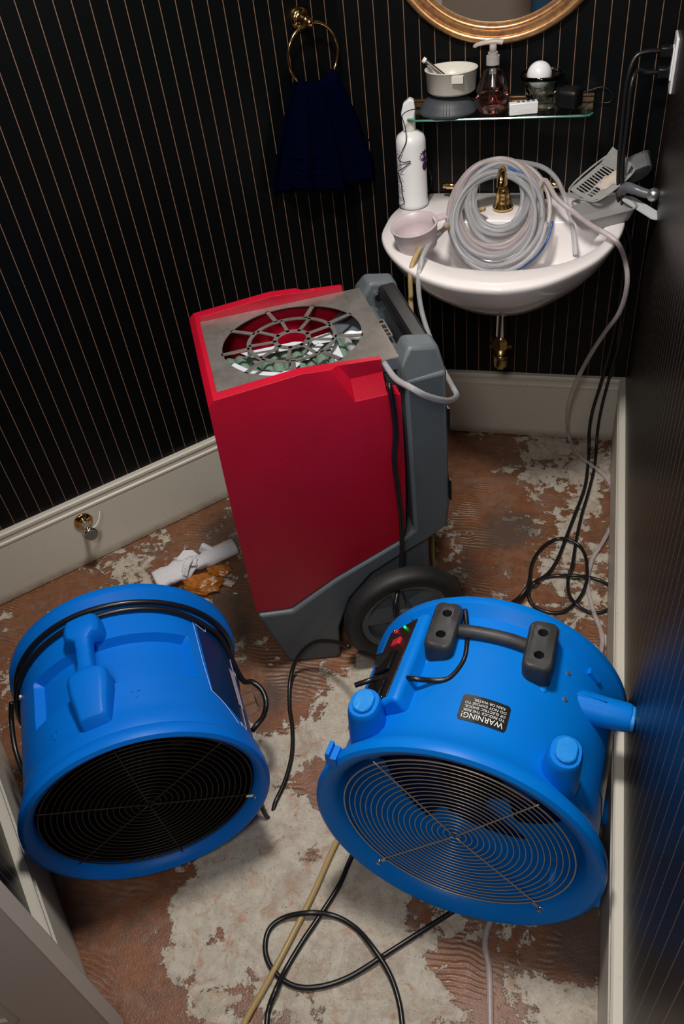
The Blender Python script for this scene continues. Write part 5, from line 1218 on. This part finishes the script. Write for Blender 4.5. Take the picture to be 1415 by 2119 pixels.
# ================================================================== cords on the floor
def zf(px, py, h=0.006): return Z(px, py, h)
pts = [F1p(108, 0.10, RB1-0.02), zf(552, 1690), zf(572, 1655), zf(592, 1610), zf(604, 1560), zf(605, 1510), zf(599, 1460), zf(600, 1410, .02), zf(610, 1372, .05), zf(628, 1345, .09), zf(655, 1328, .13), zf(690, 1328, .17), zf(722, 1338, .22)]
tag(tube_obj('power_cord', pts, 0.0055, M_cord, seg=10), 'black cord from behind the left fan, past the dehumidifier foot, to the middle plug', 'cord')
pd = zf(745, 1350, .25); sock = FM2 @ (mc+Vector((0, -0.005, 0))+nx*0.012)
pl = thing('plug', 'black plug end pushed into the socket of the fan with black feet', 'plug', sock); dv = (pd-sock); qn = dv.to_track_quat('Z', 'Y').to_euler(); pl.rotation_euler = qn
bm = bmesh.new(); loft(bm, [rr4(0.030, 0.026, 0.007, z) if s == 1 else rr4(0.030*s, 0.026*s, 0.007*s, z) for z, s in ((0.006, 1), (0.034, 1), (0.042, 0.7), (0.060, 0.45), (dv.length+0.005, 0.35))]); link('plug_body', bm, M_blackp, pl, auto=40)
pts = [zf(1040, 1800), zf(975, 1860), zf(912, 1902), zf(862, 1936), zf(790, 1980, .010), zf(722, 2022), zf(660, 2042), zf(608, 2040), zf(568, 2012), zf(549, 1970), zf(556, 1925), zf(588, 1899, .008), zf(640, 1889, .017), zf(690, 1895), zf(735, 1920), zf(772, 1962, .014), zf(803, 2010, .010), zf(822, 2060), zf(832, 2119), zf(838, 2240)]
pts[3] = zf(790, 1980, .006)
tag(tube_obj('power_cord', pts, 0.0055, M_cord, seg=10), 'black cord making one big loop on the bare concrete in front of the fans', 'cord')
pts = [zf(800, 1620), zf(760, 1700), zf(722, 1785), zf(700, 1835), zf(655, 1905, .006), zf(628, 1945), zf(592, 2005, .006), zf(570, 2050, .017), zf(557, 2085, .008), zf(552, 2119), zf(548, 2240)]
tag(tube_obj('power_cord', pts, 0.0055, M_cord, seg=10), 'straight black cord running beside the tan hose to the front', 'cord')

# ================================================================== photographer seen in the mirror
def person():
    t = thing('person', 'person in blue jeans standing in the doorway, seen only in the mirror', 'person', (-0.36, -2.78, 0))
    def skin(name, V, E, Rr, m, par):
        me = bpy.data.meshes.new(name); me.from_pydata(V, E, []); o = bpy.data.objects.new(name, me); COL.objects.link(o); o.parent = par
        md = o.modifiers.new('k', 'SKIN'); sv = me.skin_vertices[0].data
        for i, r in enumerate(Rr): sv[i].radius = (r, r*0.85)
        sv[0].use_root = True
        o.modifiers.new('s', 'SUBSURF').levels = 2; o.modifiers['s'].render_levels = 2; me.materials.append(m); md.use_smooth_shade = True
        bpy.context.view_layer.update(); apply_mods(o); return o
    V = [(0, 0, 0.95), (0, 0, 1.12), (0, 0, 1.32), (0, 0, 1.45), (0, 0.01, 1.54), (-0.17, 0, 1.42), (-0.24, 0.12, 1.22), (-0.08, 0.30, 1.38), (0.17, 0, 1.42), (0.24, 0.12, 1.22), (0.08, 0.30, 1.38), (0.095, 0, 0.86), (0.11, 0, 0.48), (0.12, -0.02, 0.09), (0.12, 0.12, 0.04), (-0.095, 0, 0.86), (-0.11, 0, 0.48), (-0.12, -0.02, 0.09), (-0.12, 0.12, 0.04)]
    E = [(0, 1), (1, 2), (2, 3), (3, 4), (3, 5), (5, 6), (6, 7), (3, 8), (8, 9), (9, 10), (0, 11), (11, 12), (12, 13), (13, 14), (0, 15), (15, 16), (16, 17), (17, 18)]
    Rr = [.15, .14, .16, .10, .055, .065, .05, .035, .065, .05, .035, .10, .065, .045, .04, .10, .065, .045, .04]
    skin('body', V, E, Rr, mat('skin_tone', (0.45, 0.28, 0.2), 0.6), t)
    Vj = [(0, 0, 0.97), (0.095, 0, 0.86), (0.11, 0, 0.48), (0.12, -0.02, 0.12), (-0.095, 0, 0.86), (-0.11, 0, 0.48), (-0.12, -0.02, 0.12)]
    skin('jeans', Vj, [(0, 1), (1, 2), (2, 3), (0, 4), (4, 5), (5, 6)], [.165, .115, .08, .075, .115, .08, .075], M_denim, t)
    Vs = [(0, 0, 0.98), (0, 0, 1.14), (0, 0, 1.33), (0, 0, 1.45), (-0.17, 0, 1.42), (-0.22, 0.08, 1.29), (0.17, 0, 1.42), (0.22, 0.08, 1.29)]
    skin('shirt', Vs, [(0, 1), (1, 2), (2, 3), (3, 4), (4, 5), (3, 6), (6, 7)], [.17, .155, .17, .10, .085, .07, .085, .07], mat('dark_shirt', (0.03, 0.03, 0.035), 0.9), t)
    bm = bmesh.new(); bmesh.ops.create_uvsphere(bm, u_segments=24, v_segments=18, radius=0.1)
    for v in bm.verts:
        v.co.x *= 0.78; v.co.z *= 1.15
        if v.co.y > 0.085 and abs(v.co.x) < 0.02 and abs(v.co.z) < 0.03: v.co.y += 0.018
        v.co += Vector((0, 0.03, 1.66))
    link('head', bm, bpy.data.materials['skin_tone'], t, smooth=True)
    bm = bmesh.new(); bmesh.ops.create_uvsphere(bm, u_segments=24, v_segments=18, radius=0.106)
    for v in bm.verts: v.co.x *= 0.82; v.co.z *= 1.12; v.co += Vector((0, 0.012, 1.682))
    link('hair', bm, mat('brown_hair', (0.03, 0.02, 0.012), 0.8), t, smooth=True)
person()
